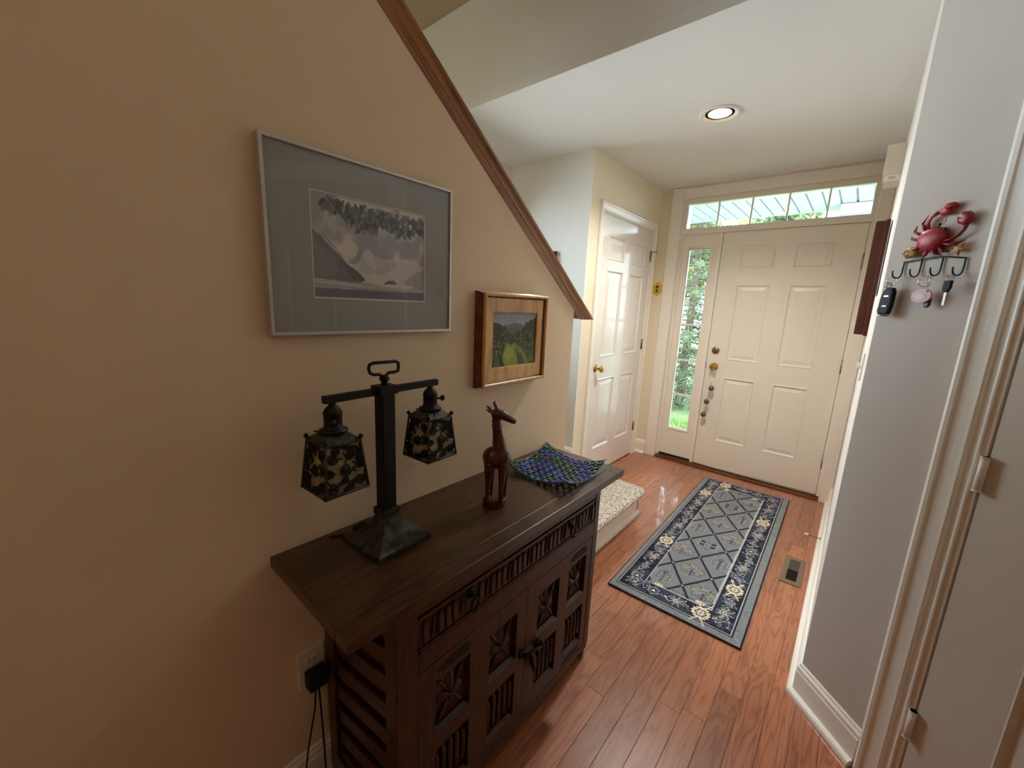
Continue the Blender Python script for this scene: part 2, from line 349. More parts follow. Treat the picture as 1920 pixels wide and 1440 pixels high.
# left stair wall with raking top
SLP = .728; zc = lambda y: 1.424 + (-2.24 - y) * SLP
g = MB().prism([(YE, 0), (-2.24, 0), (-2.24, zc(-2.24)), (-2.24 - (H2 - zc(-2.24)) / SLP, H2), (YE, H2)], WX - .115, WX, 'YZ')
g.build('wall_left', M_wall, kind='structure')
w = struct('wall_stair')
for a, b, c0, d in wall_cells((YE, -3.10), (0, H2), [(-6.2, -3.3, 1.6, 2.85)]): MB().box(XF - .1, XF, a, b, c0, d).build('wall_section', M_wall2, w)
sw4 = struct('window_4', (XF, -6.2, 0), 90, 'unseen stairwell window added to light the bulkhead')  # added out of view to brighten the bulkhead
for (a, b, c0, d_) in ((0, .04, 1.6, 2.85), (2.86, 2.90, 1.6, 2.85), (1.43, 1.47, 1.6, 2.85), (.04, 2.86, 1.6, 1.64), (.04, 2.86, 2.81, 2.85)): box('sash', M_trim, sw4, a, b, .02, .05, c0, d_, .003)
box('pane', M_glass, sw4, .04, 2.86, .034, .036, 1.64, 2.81)
w = struct('wall_landing')
for a, b, c0, d in wall_cells((-3.10, YB + .001), (0, H2), [(-2.74, -1.38, 1.0, 2.18)]): MB().box(XF - .1, XF, a, b, c0, d).build('panel', M_wall2, w)
for o in w.children: o.name = 'wall_section'
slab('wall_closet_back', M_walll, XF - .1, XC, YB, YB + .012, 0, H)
w = struct('wall_closet', (XC, YB, 0), 90)
for k, (a, b, c0, d) in enumerate([(.012, .2, 0, H), (.2, 1.112, 2.088, H), (1.112, 1.274 - .0, 0, H)]): box('wall_section', M_wallc, w, a, b, 0, .1, c0, d)
w = struct('wall_front')
for a, b, c0, d in wall_cells((XC - .1, XR + .12), (0, H), [(-.428, .872, 0, 2.345)]): box('wall_section', M_wallc, w, a, b, YD, .12, c0, d)
slab('wall_right', M_wall2, XR, XR + .11, -2.14 + .0, YD, 0, H)
g = MB().prism([(XR, -2.14), (XR + 1.42 * .7071, -2.14 - 1.42 * .7071), (XR + 1.42 * .7071 + .08, -2.14 - 1.42 * .7071 + .08), (XR + .113, -2.14)], 0, H2, 'XY')
# angled wall with a door opening (s .335 .. 1.135)
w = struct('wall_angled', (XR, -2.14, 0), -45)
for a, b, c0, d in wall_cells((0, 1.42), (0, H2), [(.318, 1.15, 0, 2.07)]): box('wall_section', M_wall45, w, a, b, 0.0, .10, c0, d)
slab('wall_back_right', M_wall2, XE, XE + .1, YE, -3.12, 0, H2)
slab('wall_back', M_wall, XF - .1, XE + .1, YE - .1, YE, 0, H2)
slab('ceiling', M_ceil, XF - .1, XR + .2, YC - .002, .12, H, H + .06)
slab('ceiling_bulkhead', M_ceil, XF - .1, XE + .1, YC - .002, YC + .08, H + .0605, H2 + .05)
slab('ceiling_bulkhead', M_ceil, XR + .11, XE + .1, YC - .002, YC + .08, 0, H + .0605)
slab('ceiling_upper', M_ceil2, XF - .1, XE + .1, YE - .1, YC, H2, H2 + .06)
slab('wall_behind_angled', M_wall2, XR + .1, XE + .1, -2.13, -2.05, 0, H2)

# raking oak cap on the stair wall: moulded, follows the slope
sl = math.atan(SLP); cap = thing('stair_wall_cap', 'moulded oak cap running down the sloping top of the stair wall', 'handrail', (WX - .0575, -2.24, zc(-2.24))); cap.rotation_euler = (-sl, 0, 0)
prof = [(-.075, .012), (-.075, .022), (-.069, .027), (-.045, .029), (.045, .029), (.069, .027), (.075, .022), (.075, .012), (.071, .006), (.068, -.002), (.0665, -.010), (.0640, -.014), (.0615, -.027), (.0592, -.036), (.0578, -.036), (.0578, .0), (-.0578, 0), (-.0578, -.036), (-.0615, -.027), (-.068, -.002), (-.071, .006)]
n = len(prof); z_end = -.086; vs = [(a, (b * math.cos(sl) - z_end) / math.sin(sl), b) for a, b in prof] + [(a, -2.3, b) for a, b in prof]
fs = [(i, (i + 1) % n, n + (i + 1) % n, n + i) for i in range(n)] + [tuple(range(n)), tuple(range(2 * n - 1, n - 1, -1))]
MB().add(vs, fs).build('cap_rail', M_oak, cap)

# baseboards
bb = run('baseboard_right', (XR, -2.14), (XR, YD - .016), BASEP, M_trim, e0=-.414, kind='structure')
run('shoe_molding', (XR, -2.14), (XR, YD - .016), SHOEP, M_trim, bb, e0=-.414)
q45 = (XR + .246 * .7071, -2.14 - .246 * .7071)
bb = run('baseboard_angled', q45, (XR, -2.14), BASEP, M_trim, e1=.414, kind='structure')
run('shoe_molding', q45, (XR, -2.14), SHOEP, M_trim, bb, e1=.414)
q2 = (XR + 1.22 * .7071, -2.14 - 1.22 * .7071); q3 = (XR + 1.42 * .7071, -2.14 - 1.42 * .7071)
run('baseboard_far_right', q3, q2, BASEP, M_trim, kind='structure')
run('baseboard_back_right', (XE, YE), (XE, -3.15), BASEP, M_trim, kind='structure')
bb = run('baseboard_left', (WX, -2.24), (WX, YE), BASEP, M_trim, kind='structure'); run('shoe_molding', (WX, -2.24), (WX, YE), SHOEP, M_trim, bb)
bb = run('baseboard_front', (-.525, YD), (XC, YD), BASEP, M_trim, kind='structure'); run('shoe_molding', (-.525, YD), (XC, YD), SHOEP, M_trim, bb)
run('baseboard_closet', (XC, -.09), (XC, YB), BASEP, M_trim, kind='structure').hide_render = False
bpy.data.objects.remove(bpy.data.objects['baseboard_closet'])
bb = run('baseboard_closet', (XC, -1.142), (XC, YB), BASEP, M_trim, kind='structure')
bb = run('baseboard_landing', (XC, YB), (XF, YB), BASEP, M_trim, z=.198, kind='structure')

# ---------------- front entry: door, sidelight, transom
d1 = struct('door_1', (0, 0, 0), 0, 'white six-panel front door with brass deadbolt and knob')
L0, L1, DZ0, DZ1 = -.081, .846, .03, 2.058
rects = [(.063, .315, 1.762, 1.945), (.438, .678, 1.762, 1.945), (.078, .314, 1.003, 1.633), (.438, .678, .999, 1.630), (.090, .308, .274, .850), (.438, .664, .278, .848)]
rects = [(.066, .312, 1.765, 1.943), (.440, .676, 1.765, 1.943), (.070, .312, 1.003, 1.633), (.440, .676, 1.003, 1.633), (.074, .312, .274, .848), (.440, .676, .274, .848)]
panel_face(d1, L0, L1, DZ0, DZ1, rects, M_door, ring=.014, deep=.010, field=.026, rise=.007)
for z in (1.795, 1.045, .30):
    h = MB().lathe([(.0065, -.05), (.0065, .05)], 10, loc=(L1 + .004, -.006, z)); h.lathe([(.0045, -.058), (.0075, -.05)], 8, loc=(L1 + .004, -.006, z)); h.lathe([(.0075, .05), (.0045, .058)], 8, loc=(L1 + .004, -.006, z))
    hp = h.build('hinge', M_nickel, d1)
    box('hinge_leaf', M_nickel, hp, L1 + .004, L1 + .014, -.004, -.001, z - .05, z + .05)
# deadbolt
g = MB().lathe([(.030, 0), (.030, .008), (.026, .012), (.012, .013), (.012, .016), (0.001, .016)], 28, 'Y', (-.019, 0, 1.076)); db = g.build('deadbolt', M_abrass, d1)
g = MB().box(-.019 - .020, -.019 + .020, -.027, -.015, 1.076 - .006, 1.076 + .006); g.build('thumb_turn', M_abrass, db, .003)
g = MB().lathe([(.031, 0), (.031, .006), (.018, .012), (.011, .016), (.011, .030), (.020, .036), (.027, .046), (.028, .056), (.022, .064), (.014, .066), (.010, .063), (.001, .063)], 28, 'Y', (-.012, 0, .934)); g.build('door_knob', M_brass, d1)
box('strike_plate', M_black, d1, L0 - .006, L0 - .001, -.004, .01, .905, .965)
# frame: jambs, head, sill rail
trim1 = struct('trim_1', label='white door frame with mullion, head and side casings')
def fb(name, x0, x1, y0, y1, z0, z1, m=M_trim, bv=.002): return box(name, m, trim1, x0, x1, y0, y1, z0, z1, bv)
fb('mullion', -.112, -.084, -.010, .12, .02, 2.066); fb('hinge_jamb', .849, .875, -.012, .12, .02, 2.345)
fb('rail_strip', -.43, .875, -.016, .12, 2.061, 2.106); fb('side_jamb', -.43, -.405, -.012, .12, .02, 2.345); fb('head_jamb', -.43, .875, -.016, .12, 2.322, 2.350)
fb('wide_side_casing', -.523, -.425, -.066, .0, 0, 2.44, M_trim, .003); fb('wide_hinge_casing', .870, .9415, -.066, .0, 0, 2.44, M_trim, .003)
fb('head_casing', -.425, .870, -.060, .0, 2.347, 2.43, M_trim, .003)
for k, (x0, x1, z0, z1) in enumerate([(-.405, .849, 2.314, 2.323), (-.405, .849, 2.104, 2.112), (-.405, -.396, 2.112, 2.314), (.840, .849, 2.112, 2.314)]): fb('transom_stop', x0, x1, -.004, .03, z0, z1, M_trim, .002)
fb('head_bead', -.425, .870, -.030, -.016, 2.335, 2.347); fb('rail_bead', -.425, .860, -.030, -.016, 2.058, 2.068)
for (x0, x1, z0, z1) in ((-.112, -.070, .02, 2.066), (.836, .875, .02, 2.066), (-.112, .875, 2.046, 2.062)): fb('door_stop_strip', x0, x1, .0355, .12, z0, z1)
thr = struct('trim_2', label='dark wooden threshold under the front door')
M_thr = wood('threshold_wood', ('#3e1a0d', '#5b2a17', '#6d361f'), (1.3, 12, 1), .35, .3, 6, 3, .1)
box('threshold', M_thr, thr, -.525, .90, -.062, .02, 0, .012, .003); box('sill_plate', M_abrass, thr, -.43, .875, -.012, .12, 0.0, .024, .002)
# sidelight
sg = struct('window_1', label='tall narrow sidelight with five panes left of the front door')
g = MB()
for a, b, c0, d_ in wall_cells((-.404, -.113), (.042, 2.060), [(-.352, -.164, .300, 1.938)]): g.box(a, b, 0, .035, c0, d_)
g.build('sidelight_panel', M_door, sg)
for (x0, x1, z0, z1) in ((-.362, -.352, .290, 1.948), (-.164, -.154, .290, 1.948), (-.352, -.164, .290, .300), (-.352, -.164, 1.938, 1.948)): box('bead', M_trim, sg, x0, x1, -.006, .0, z0, z1, .002)
for (x0, x1, z0, z1) in ((-.352, -.344, .300, 1.938), (-.172, -.164, .300, 1.938), (-.344, -.172, .300, .308), (-.344, -.172, 1.930, 1.938)): box('sash', M_trim, sg, x0, x1, .003, .03, z0, z1, .002)
mz = [.308 + (1.930 - .308) * k / 5 for k in range(6)]
for z in mz[1:-1]: box('muntin', M_trim, sg, -.344, -.172, .006, .024, z - .008, z + .008, .002)
for k in range(5): box('pane', M_glass, sg, -.344, -.172, .0145, .0155, mz[k] + (.008 if k else 0), mz[k + 1] - (.008 if k < 4 else 0))
box('door_sweep', M_rubber, sg, -.404, -.113, -.002, .03, .008, .040)
# transom
tg = struct('window_2', label='wide transom window with five panes above the front door')
mx = [-.396 + (.840 + .396) * k / 5 for k in range(6)]
for x in mx[1:-1]: box('muntin', M_nickel if False else M_trim, tg, x - .0055, x + .0055, .004, .026, 2.112, 2.314, .002)
for k in range(5): box('pane', M_glass, tg, mx[k] + (.0055 if k else 0), mx[k + 1] - (.0055 if k < 4 else 0), .0145, .0155, 2.112, 2.314)
# ---------------- closet door
d2 = struct('door_2', (XC, 0, 0), 90, 'glossy white six-panel closet door left of the front door')
cr = [(-.960, -.672, 1.760, 1.934), (-.560, -.294, 1.752, 1.934), (-.960, -.680, 1.012, 1.682), (-.560, -.292, 1.010, 1.678), (-.978, -.664, .238, .836), (-.560, -.310, .240, .828)]
cr = [(-.962, -.684, 1.758, 1.934), (-.564, -.288, 1.758, 1.934), (-.962, -.684, 1.012, 1.682), (-.564, -.288, 1.012, 1.682), (-.966, -.680, .240, .834), (-.564, -.290, .240, .834)]
panel_face(d2, -1.068, -.176, .012, 2.072, cr, M_closet, ring=.014, deep=.009, field=.034, rise=.007)
g = MB().lathe([(.028, 0), (.028, .005), (.015, .010), (.009, .016), (.009, .034), (.017, .040), (.025, .050), (.026, .058), (.020, .066), (.001, .069)], 24, 'Y', (-1.018, 0, .928)); g.build('door_knob', M_brass, d2)
for z in (1.866, 1.081, .291):
    g = MB().lathe([(.0055, -.045), (.0055, .045)], 10, loc=(-.172, -.005, z)); g.box(-.186, -.158, -.0015, .001, z - .044, z + .044); g.build('hinge', M_nickel, d2)
g = MB().tube([(-.172, -.008, 1.905), (-.158, -.022, 1.907), (-.135, -.036, 1.905)], .0035, 8); g.ball((-.133, -.037, 1.905), .006, 8, 6); g.build('hinge_stop', M_abrass, d2)
trc = struct('trim_3', (XC, 0, 0), 90, 'white moulded casing round the closet door')
casing(trc, -1.078, -.166, 2.082, CAS)
for (a, b, c0, d_) in ((-1.078, -1.071, 0, 2.082), (-.173, -.166, 0, 2.082), (-1.078, -.166, 2.075, 2.082)): box('jamb', M_trim, trc, a, b, -.002, .09, c0, d_)
for (a, b, c0, d_) in ((-1.074, -.17, 0, 2.08),): box('closet_lining', M_trim, trc, a, b, .085, .095, c0, d_)
# ---------------- angled wall door (right edge of the photo)
d3 = struct('door_3', (XR, -2.14, 0), -45, 'white door with painted hinges in the angled wall')
trd = struct('trim_4', (XR, -2.14, 0), -45, 'white moulded casing round the door in the angled wall')
casing(trd, .316, 1.152, 2.075, CAS)
for (a, b, c0, d_) in ((.316, .352, 0, 2.075), (1.116, 1.152, 0, 2.075), (.316, 1.152, 2.045, 2.075)):
    box('jamb', M_trim, trd, a, b, -.003, .09, c0, d_, .002)
box('jamb_bead', M_trim, trd, .333, .340, -.010, -.003, 0, 2.05, .003)
box('closet_lining', M_trim, trd, .33, 1.14, .06, .07, 0, 2.06)
pr = [(a, b, z0, z1) for a, b in ((.514, .695), (.776, .957)) for z0, z1 in ((1.75, 1.93), (1.01, 1.68), (.24, .83))]
panel_face(d3, .357, 1.114, .012, 2.042, pr, M_door3, ring=.014, deep=.008, field=.03, rise=.006)
for z in (1.80, 1.04, .30):
    g = MB().lathe([(.0085, -.045), (.0085, .045)], 12, loc=(.356, -.010, z)); h = g.build('hinge', M_trim, d3)
    for zz in (z - .045, z + .041): MB().lathe([(.0095, 0), (.0095, .004)], 12, loc=(.356, -.010, zz)).build('hinge_collar', M_trim, h)
g = MB().lathe([(.028, 0), (.028, .006), (.012, .012), (.012, .034), (.026, .048), (.022, .062), (.001, .066)], 24, 'Y', (1.055, 0, .93)); g.build('door_knob', M_brass, d3)

# ---------------- stair window on landing (source of the cool daylight), below the cap in view
sw = struct('window_3', (XF, -2.74, 0), 90, 'wide window beside the stairs')
for (a, b, c0, d_) in ((0, .04, 1.0, 2.18), (1.32, 1.36, 1.0, 2.18), (.65, .71, 1.04, 2.14), (.04, 1.32, 1.0, 1.04), (.04, 1.32, 2.14, 2.18)): box('sash', M_trim, sw, a, b, .02, .05, c0, d_, .003)
box('pane', M_glass, sw, .04, .65, .034, .036, 1.04, 2.14); box('pane', M_glass, sw, .71, 1.32, .034, .036, 1.04, 2.14)
casing(sw, 0, 1.36, 2.18, CAS, v0=.98); box('window_sill', M_trim, sw, -.08, 1.42, -.04, .02, .97, 1.0, .004)

# ---------------- carpeted landing and steps
M_carpet = None
t = NT('speckled_loop_carpet'); tc = t.add('ShaderNodeTexCoord'); vo = t.add('ShaderNodeTexVoronoi', i_Scale=210.0); mpp = t.add('ShaderNodeMapping'); mpp.inputs['Scale'].default_value = (1, .55, 1)
t.link(tc.outputs['Object'], mpp.inputs[0]); nz = t.add('ShaderNodeTexNoise', i_Scale=300.0, i_Detail=2.0); t.link(mpp.outputs[0], vo.inputs['Vector']); t.link(tc.outputs['Object'], nz.inputs['Vector'])
rp = t.add('ShaderNodeValToRGB'); e = rp.color_ramp.elements; e[0].position = .0; e[0].color = c('#5c534c'); e[1].position = 1; e[1].color = c('#e4dccd'); x = e.new(.2); x.color = c('#9b9083'); x = e.new(.36); x.color = c('#c9bfae')
sp = t.add('ShaderNodeSeparateColor'); t.link(vo.outputs['Color'], sp.inputs[0]); t.link(sp.outputs[0], rp.inputs[0]); t.link(rp.outputs[0], t.b.inputs['Base Color']); t.b.inputs['Roughness'].default_value = .95
bp = t.add('ShaderNodeBump', i_Strength=1.0, i_Distance=.004); bp.invert = True; t.link(vo.outputs['Distance'], bp.inputs['Height']); t.link(bp.outputs[0], t.b.inputs['Normal']); M_carpet = t.m
st = thing('carpeted_stairs', 'speckled beige carpeted bottom step of the stairs beyond the carved sideboard', 'stairs', (-.07, -1.255, 0))
def carpet(x0, x1, y0, y1, z, r=.020):
    prof = [(x0, z), (x1 - .02, z)] + [(x1 - .02 + r * math.sin(a), z - r + r * math.cos(a)) for a in [PI * k / 8 for k in range(1, 9)]] + [(x1 - .032, z - 2 * r), (x0, z - 2 * r)]
    g = MB(); n = len(prof); L = 22; vs = []
    for j in range(L + 1):
        y = y0 + (y1 - y0) * j / L
        for k, (a, b) in enumerate(prof):
            wob = .0022 * math.sin(j * 1.9 + k) * (1 if k > 0 else 0)
            rr = 0
            if j >= L - 1 and a > x1 - .06: rr = .008 * (j - L + 2) * (1 if j < L else 1.6)
            vs.append((a - rr + wob, y, b - rr * .4 + wob * .6))
    fs = [(j * n + i, j * n + (i + 1) % n, (j + 1) * n + (i + 1) % n, (j + 1) * n + i) for j in range(L) for i in range(n)] + [tuple(range(n)), tuple(L * n + i for i in range(n))[::-1]]
    return g.add(vs, fs, True)
carpet(-.545, .052, -.98, .022, .198).build('carpet_tread', M_carpet, st); box('landing_carpet', M_carpet, st, -1.275, -.545, -.98, -.022, .158, .198, .006)
box('riser', M_trim, st, -.03, -.004, -.98, .0, 0, .162, .001); box('riser_end', M_trim, st, -.55, -.004, -.014, .0, 0, .162, .001)
run('shoe_molding', (-.004, .0), (-.004, -.98), [(0, 0), (.022, 0), (.022, .008), (.018, .018), (.008, .022), (0, .023)], M_trim, st)
for k in range(9):
    y = -.985 - .26 * k; z = .198 + .19 * (k + 1)
    box('carpet_step', M_carpet, st, -1.26, -.145, y - .29, y, z - .19, z, .012)

# ---------------- recessed light
rl = thing('recessed_light', 'round white recessed ceiling light glowing warm above the entry', 'ceiling light', (.156, -1.317, H))
MB().lathe([(.104, 0), (.104, -.004), (.098, -.008), (.086, -.008), (.078, -.002), (.060, .004), (.058, .010), (.104, .010)], 40).build('trim_ring', M_ceil, rl)
M_bulb = mat('warm_lamp_lens', '#fff2dc', .4, emit='#ffd69a', estr=11)
MB().lathe([(.001, .0), (.058, .0), (.058, .006), (.001, .006)], 32).build('lens', M_bulb, rl)
light('downlight', 'SPOT', (.156, -1.317, H - .012), 105, (1, .94, .86), (0, 0, 0), spot_size=2.5, spot_blend=.8, shadow_soft_size=.05)
fl = thing('added_fill_lamp', 'unseen round frosted lamp added behind the camera as warm fill', 'ceiling light', (.9, -5.2, H2))  # fill light added out of view to lift the near walls
MB().lathe([(.16, 0), (.16, -.02), (.15, -.03)], 32).build('fill_lamp_base', M_nickel, fl)
MB().lathe([(.145, -.02), (.14, -.06), (.10, -.09), (.001, -.10)], 32).build('fill_lamp_shade', mat('frosted_fill_glass', '#fff0d8', .5, emit='#ffe0b5', estr=2.0), fl)
light('added_fill_light', 'POINT', (.9, -5.2, H2 - .2), 8, (1, .84, .66), shadow_soft_size=.14)

# ================================================================== RUG
def make_rug():
    w, h = .603, 1.837; cv = Canvas(w, h, .0024, '#868b8e'); NAVY = '#14172b'; IV = '#e6dcc0'; LG = '#b9bdbc'; FG = '#80858a'
    n1 = fbm(cv.ny, cv.nx, 300, 100, 2); cv.a *= (.75 + .5 * n1)[..., None]
    P = cv.poly
    rect = lambda x0, x1, y0, y1: [(x0, y0), (x1, y0), (x1, y1), (x0, y1)]
    P(rect(.022, .567, .038, 1.828), NAVY); SL = '#343a50'; P(rect(.030, .559, .046, 1.820), SL)
    pz = fbm(cv.ny, cv.nx, 60, 20, 2)[..., None] > .52; ring_ = ((cv.X > .03) & (cv.X < .559) & (cv.Y > .046) & (cv.Y < 1.82))[..., None]; cv.a = np.where(pz & ring_, np.array(c(NAVY)[:3]), cv.a)
    cv.line(rect(.030, .558, .047, 1.819), .0026, LG, closed=True); cv.line(rect(.0345, .5535, .0515, 1.8145), .0014, NAVY, closed=True)
    # field with stepped corners
    x0, x1, y0, y1 = .141, .448, .160, 1.700
    fld = [(x0 + .03, y0), (x1 - .03, y0), (x1, y0 + .045), (x1, y1 - .045), (x1 - .03, y1), (x0 + .03, y1), (x0, y1 - .045), (x0, y0 + .045)]
    cv.line(rect(x0 - .0075, x1 + .0075, y0 - .0075, y1 + .0075), .0075, NAVY, closed=True); cv.line(rect(x0 - .006, x1 + .006, y0 - .006, y1 + .006), .0028, LG, closed=True); P(rect(x0, x1, y0, y1), NAVY); P(fld, FG); cv.line(fld, .0014, LG, closed=True)
    for (cx, cy) in ((x0 + .016, y0 + .022), (x1 - .016, y0 + .022), (x0 + .016, y1 - .022), (x1 - .016, y1 - .022)): cv.ell(cx, cy, .007, .017, LG); cv.ell(cx, cy, .004, .012, NAVY)
    for i in range(5):
        for yy in (y0 + .012, y1 - .012):
            xx = x0 + .06 + i * (x1 - x0 - .12) / 4; cv.ell(xx, yy, .022, .008, NAVY); cv.ell(xx, yy, .017, .0045, LG); cv.ell(xx, yy, .011, .0025, NAVY)
    # lattice clipped to field
    save = cv.a.copy(); nodes = []
    for k in range(-2, 8):
        nodes += [(.192, .082 + .325 * k + .325), (.395, .078 + .325 * k + .325)]; nodes += [(.2935, .241 + .325 * k)]
    for k in range(-3, 9):
        yb = .241 + .325 * k
        for sx in (-1, 1):
            for sy in (-1, 1): cv.line([(.2935, yb), (.2935 + sx * .102, yb + sy * .1625), (.2935 + sx * .204, yb + sy * .325)], .0064, NAVY)
            m = .2935 + sx * .102
    # serrated ticks on the lattice
    for k in range(-3, 9):
        yb = .241 + .325 * k
        for sx in (-1, 1):
            for sy in (-1, 1):
                for j in range(1, 8): t_ = j / 8; px, py = .2935 + sx * .204 * t_, yb + sy * .325 * t_; cv.seg((px, py), (px, py + .014 * (1 if j % 2 else -1)), .0019, NAVY)
    for (x, y) in nodes: cv.poly([(x - .009, y), (x, y - .012), (x + .009, y), (x, y + .012)], NAVY); cv.poly([(x - .004, y - .0045), (x + .004, y - .0045), (x + .004, y + .0045), (x - .004, y + .0045)], '#e6e2d6')
    def tree(x, y, kind):
        if kind == 0:      # willow with beads
            cv.line([(x, y - .05), (x, y + .005)], .0022, NAVY)
            for j in range(3): cv.line([(x, y - .045 + j * .02), (x + .03, y - .03 + j * .022), (x + .052, y - .036 + j * .018)], .0016, NAVY); cv.line([(x, y - .045 + j * .02), (x - .03, y - .03 + j * .022), (x - .052, y - .036 + j * .018)], .0016, NAVY)
            r = random.Random(int(x * 900 + y * 70))
            for sx, sy, rx, ry in ((-.034, .012, .030, .030), (.034, .012, .030, .030), (0, .046, .026, .018)):
                cv.ell(x + sx, y + sy, rx, ry, '#2a2e42')
                for a in range(-5, 6):
                    for b in range(-5, 6):
                        ax, ay = a * .0068 + (b % 2) * .0034, b * .0064
                        if (ax / rx) ** 2 + (ay / ry) ** 2 < .9: cv.ell(x + sx + ax, y + sy + ay, .0023, .0023, '#dcd6c2')
        elif kind == 1:    # branching tree
            cv.line([(x, y - .055), (x, y + .04)], .0022, NAVY)
            for j, yy in enumerate((-.03, -.005, .02)):
                for s_ in (-1, 1):
                    cv.line([(x, y + yy), (x + s_ * .028, y + yy + .016), (x + s_ * .034, y + yy + .034)], .0016, NAVY); cv.ell(x + s_ * .034, y + yy + .038, .007, .007, LG); cv.ell(x + s_ * .034, y + yy + .038, .004, .004, NAVY)
                    cv.line([(x + s_ * .012, y + yy + .007), (x + s_ * .022, y + yy - .006)], .0012, '#d5d1c0')
            cv.ell(x, y + .052, .012, .014, NAVY); cv.ell(x, y + .052, .007, .009, FG)
        else:              # four-leaf tree
            cv.line([(x, y - .055), (x, y + .045)], .0018, NAVY)
            for s_ in (-1, 1):
                for yy in (-.012, .028): cv.ell(x + s_ * .03, y + yy, .017, .011, '#2b3044', s_ * .5); cv.line([(x, y + yy - .014), (x + s_ * .014, y + yy - .008)], .0014, '#d5d1c0'); cv.line([(x + s_ * .048, y + yy - .012), (x + s_ * .054, y + yy + .010)], .0012, '#d5d1c0')
            cv.line([(x - .02, y - .055), (x, y - .045), (x + .02, y - .055)], .0016, NAVY)
    kinds = [0, 2, 0, 1, 2, 0]
    for k in range(-1, 6):
        y = .241 + .1625 + .325 * k; tree(.2935, y, [0, 2, 0, 2, 0, 2, 0][k % 7])
        tree(.192, y + .1625 + .0, [0, 1, 0, 1, 0, 1][k % 6]); tree(.395, y + .1625, [1, 0, 1, 0, 1, 0][k % 6])
    msk = np.zeros((cv.ny, cv.nx), bool); tmp = Canvas(w, h, .0024, '#000000'); tmp.poly(fld, '#ffffff'); msk = tmp.a[..., 0] > .5
    cv.a = np.where(msk[..., None], cv.a, save)
    # ivory corner bits of the field
    for (x, y) in ((.20, .165), (.40, .172), (.20, h - .165), (.40, h - .172)): cv.ell(x, y, .022, .012, IV); cv.ell(x - .008, y, .004, .004, NAVY); cv.ell(x + .008, y, .004, .004, NAVY)
    # border motifs
    def medal(x, y, s=1.0, big=True):
        cv.ell(x, y, .050 * s, .054 * s, NAVY)
        blob = lambda r0, r1, n_, col, ph=0: P([(x + (r0 + (r1 - r0) * (.5 + .5 * math.cos(n_ * a + ph))) * s * math.cos(a), y + (r0 + (r1 - r0) * (.5 + .5 * math.cos(n_ * a + ph))) * s * 1.12 * math.sin(a)) for a in [2 * PI * i / 72 for i in range(72)]], col)
        blob(.036, .044, 14, IV); blob(.022, .027, 6, NAVY); blob(.019, .022, 6, '#8d9092', .4); blob(.012, .019, 6, IV); cv.ell(x, y, .0045 * s, .005 * s, NAVY)
        for i in range(4): a = PI / 4 + i * PI / 2; cv.ell(x + .033 * s * math.cos(a), y + .036 * s * math.sin(a), .004 * s, .003 * s, '#6b5f5c')
        for s_ in (-1, 1):
            for t_ in (-1, 1): cv.line([(x + t_ * .012 * s, y + s_ * .040 * s), (x + t_ * .030 * s, y + s_ * .078 * s)], .0032, IV); cv.line([(x + t_ * .012 * s, y + s_ * .075 * s), (x + t_ * .034 * s, y + s_ * .050 * s)], .0016, LG)
    def star(x, y, s=1.0):
        for i in range(8):
            a = PI / 8 + 2 * PI * i / 8; cv.line([(x + .010 * s * math.cos(a), y + .010 * s * math.sin(a)), (x + .040 * s * math.cos(a + .2), y + .040 * s * math.sin(a + .2)), (x + .014 * s * math.cos(a + .5), y + .014 * s * math.sin(a + .5))], .0013, LG)
        cv.ell(x, y, .009 * s, .009 * s, IV); cv.ell(x, y, .005 * s, .005 * s, NAVY)
    def flower(x, y, s=1.0):
        pts = [(x + (.026 if i % 2 else .019) * s * math.cos(PI * i / 6), y + (.030 if i % 2 else .022) * s * math.sin(PI * i / 6)) for i in range(12)]
        P(pts, '#5a6072'); cv.line(pts, .0013, LG, closed=True); cv.ell(x, y, .012 * s, .014 * s, NAVY); P([(x - .010 * s, y - .006 * s), (x + .010 * s, y - .006 * s), (x, y + .012 * s)], IV)
    def vine(x0_, y0_, x1_, y1_, n_):
        r = random.Random(int(x0_ * 1000 + y0_ * 100)); pts = []
        for i in range(n_ + 1):
            t_ = i / n_; ox = (r.random() - .5) * .05; pts.append((x0_ + (x1_ - x0_) * t_ + (ox if abs(y1_ - y0_) > abs(x1_ - x0_) else 0), y0_ + (y1_ - y0_) * t_ + (ox if abs(y1_ - y0_) <= abs(x1_ - x0_) else 0)))
        cv.line(pts, .0013, LG, .9)
        for p in pts[::2]: cv.ell(p[0] + (r.random() - .5) * .02, p[1], .006, .009, '#59607a', r.random() * 3); cv.ell(p[0] + (r.random() - .5) * .03, p[1] + .006, .003, .005, IV, r.random() * 3)
    for x in (.086, .507):
        vine(x, .07, x, h - .07, 90); vine(x + .012, .08, x + .012, h - .08, 80); vine(x - .014, .08, x - .014, h - .08, 80)
        off = .607 if x < .3 else .393
        for k in range(-2, 4):
            y = off + .447 * k
            if .09 < y < h - .09: (medal(x, y, .98) if k % 2 == 0 else flower(x, y, 1.1))
            for dd in (-.225, .0):
                pass
            if .09 < y - .215 < h - .09: star(x, y - .215)
            if .07 < y - .11 < h - .07: flower(x + .012, y - .115, .6)
            if .07 < y + .11 < h - .07: flower(x - .006, y + .11, .55)
    for y in (.102, 1.765):
        vine(.06, y, .53, y, 26); vine(.06, y + .015, .53, y + .01, 24)
        medal(.420 if y < 1 else .172, y, 1.0); star(.306, y); flower(.195 if y < 1 else .40, y, 1.15)
    n2 = fbm(cv.ny, cv.nx, 400, 130, 1); cv.a *= (.82 + .36 * n2)[..., None]; cv.a *= (.9 + .2 * fbm(cv.ny, cv.nx, 30, 10, 3))[..., None]
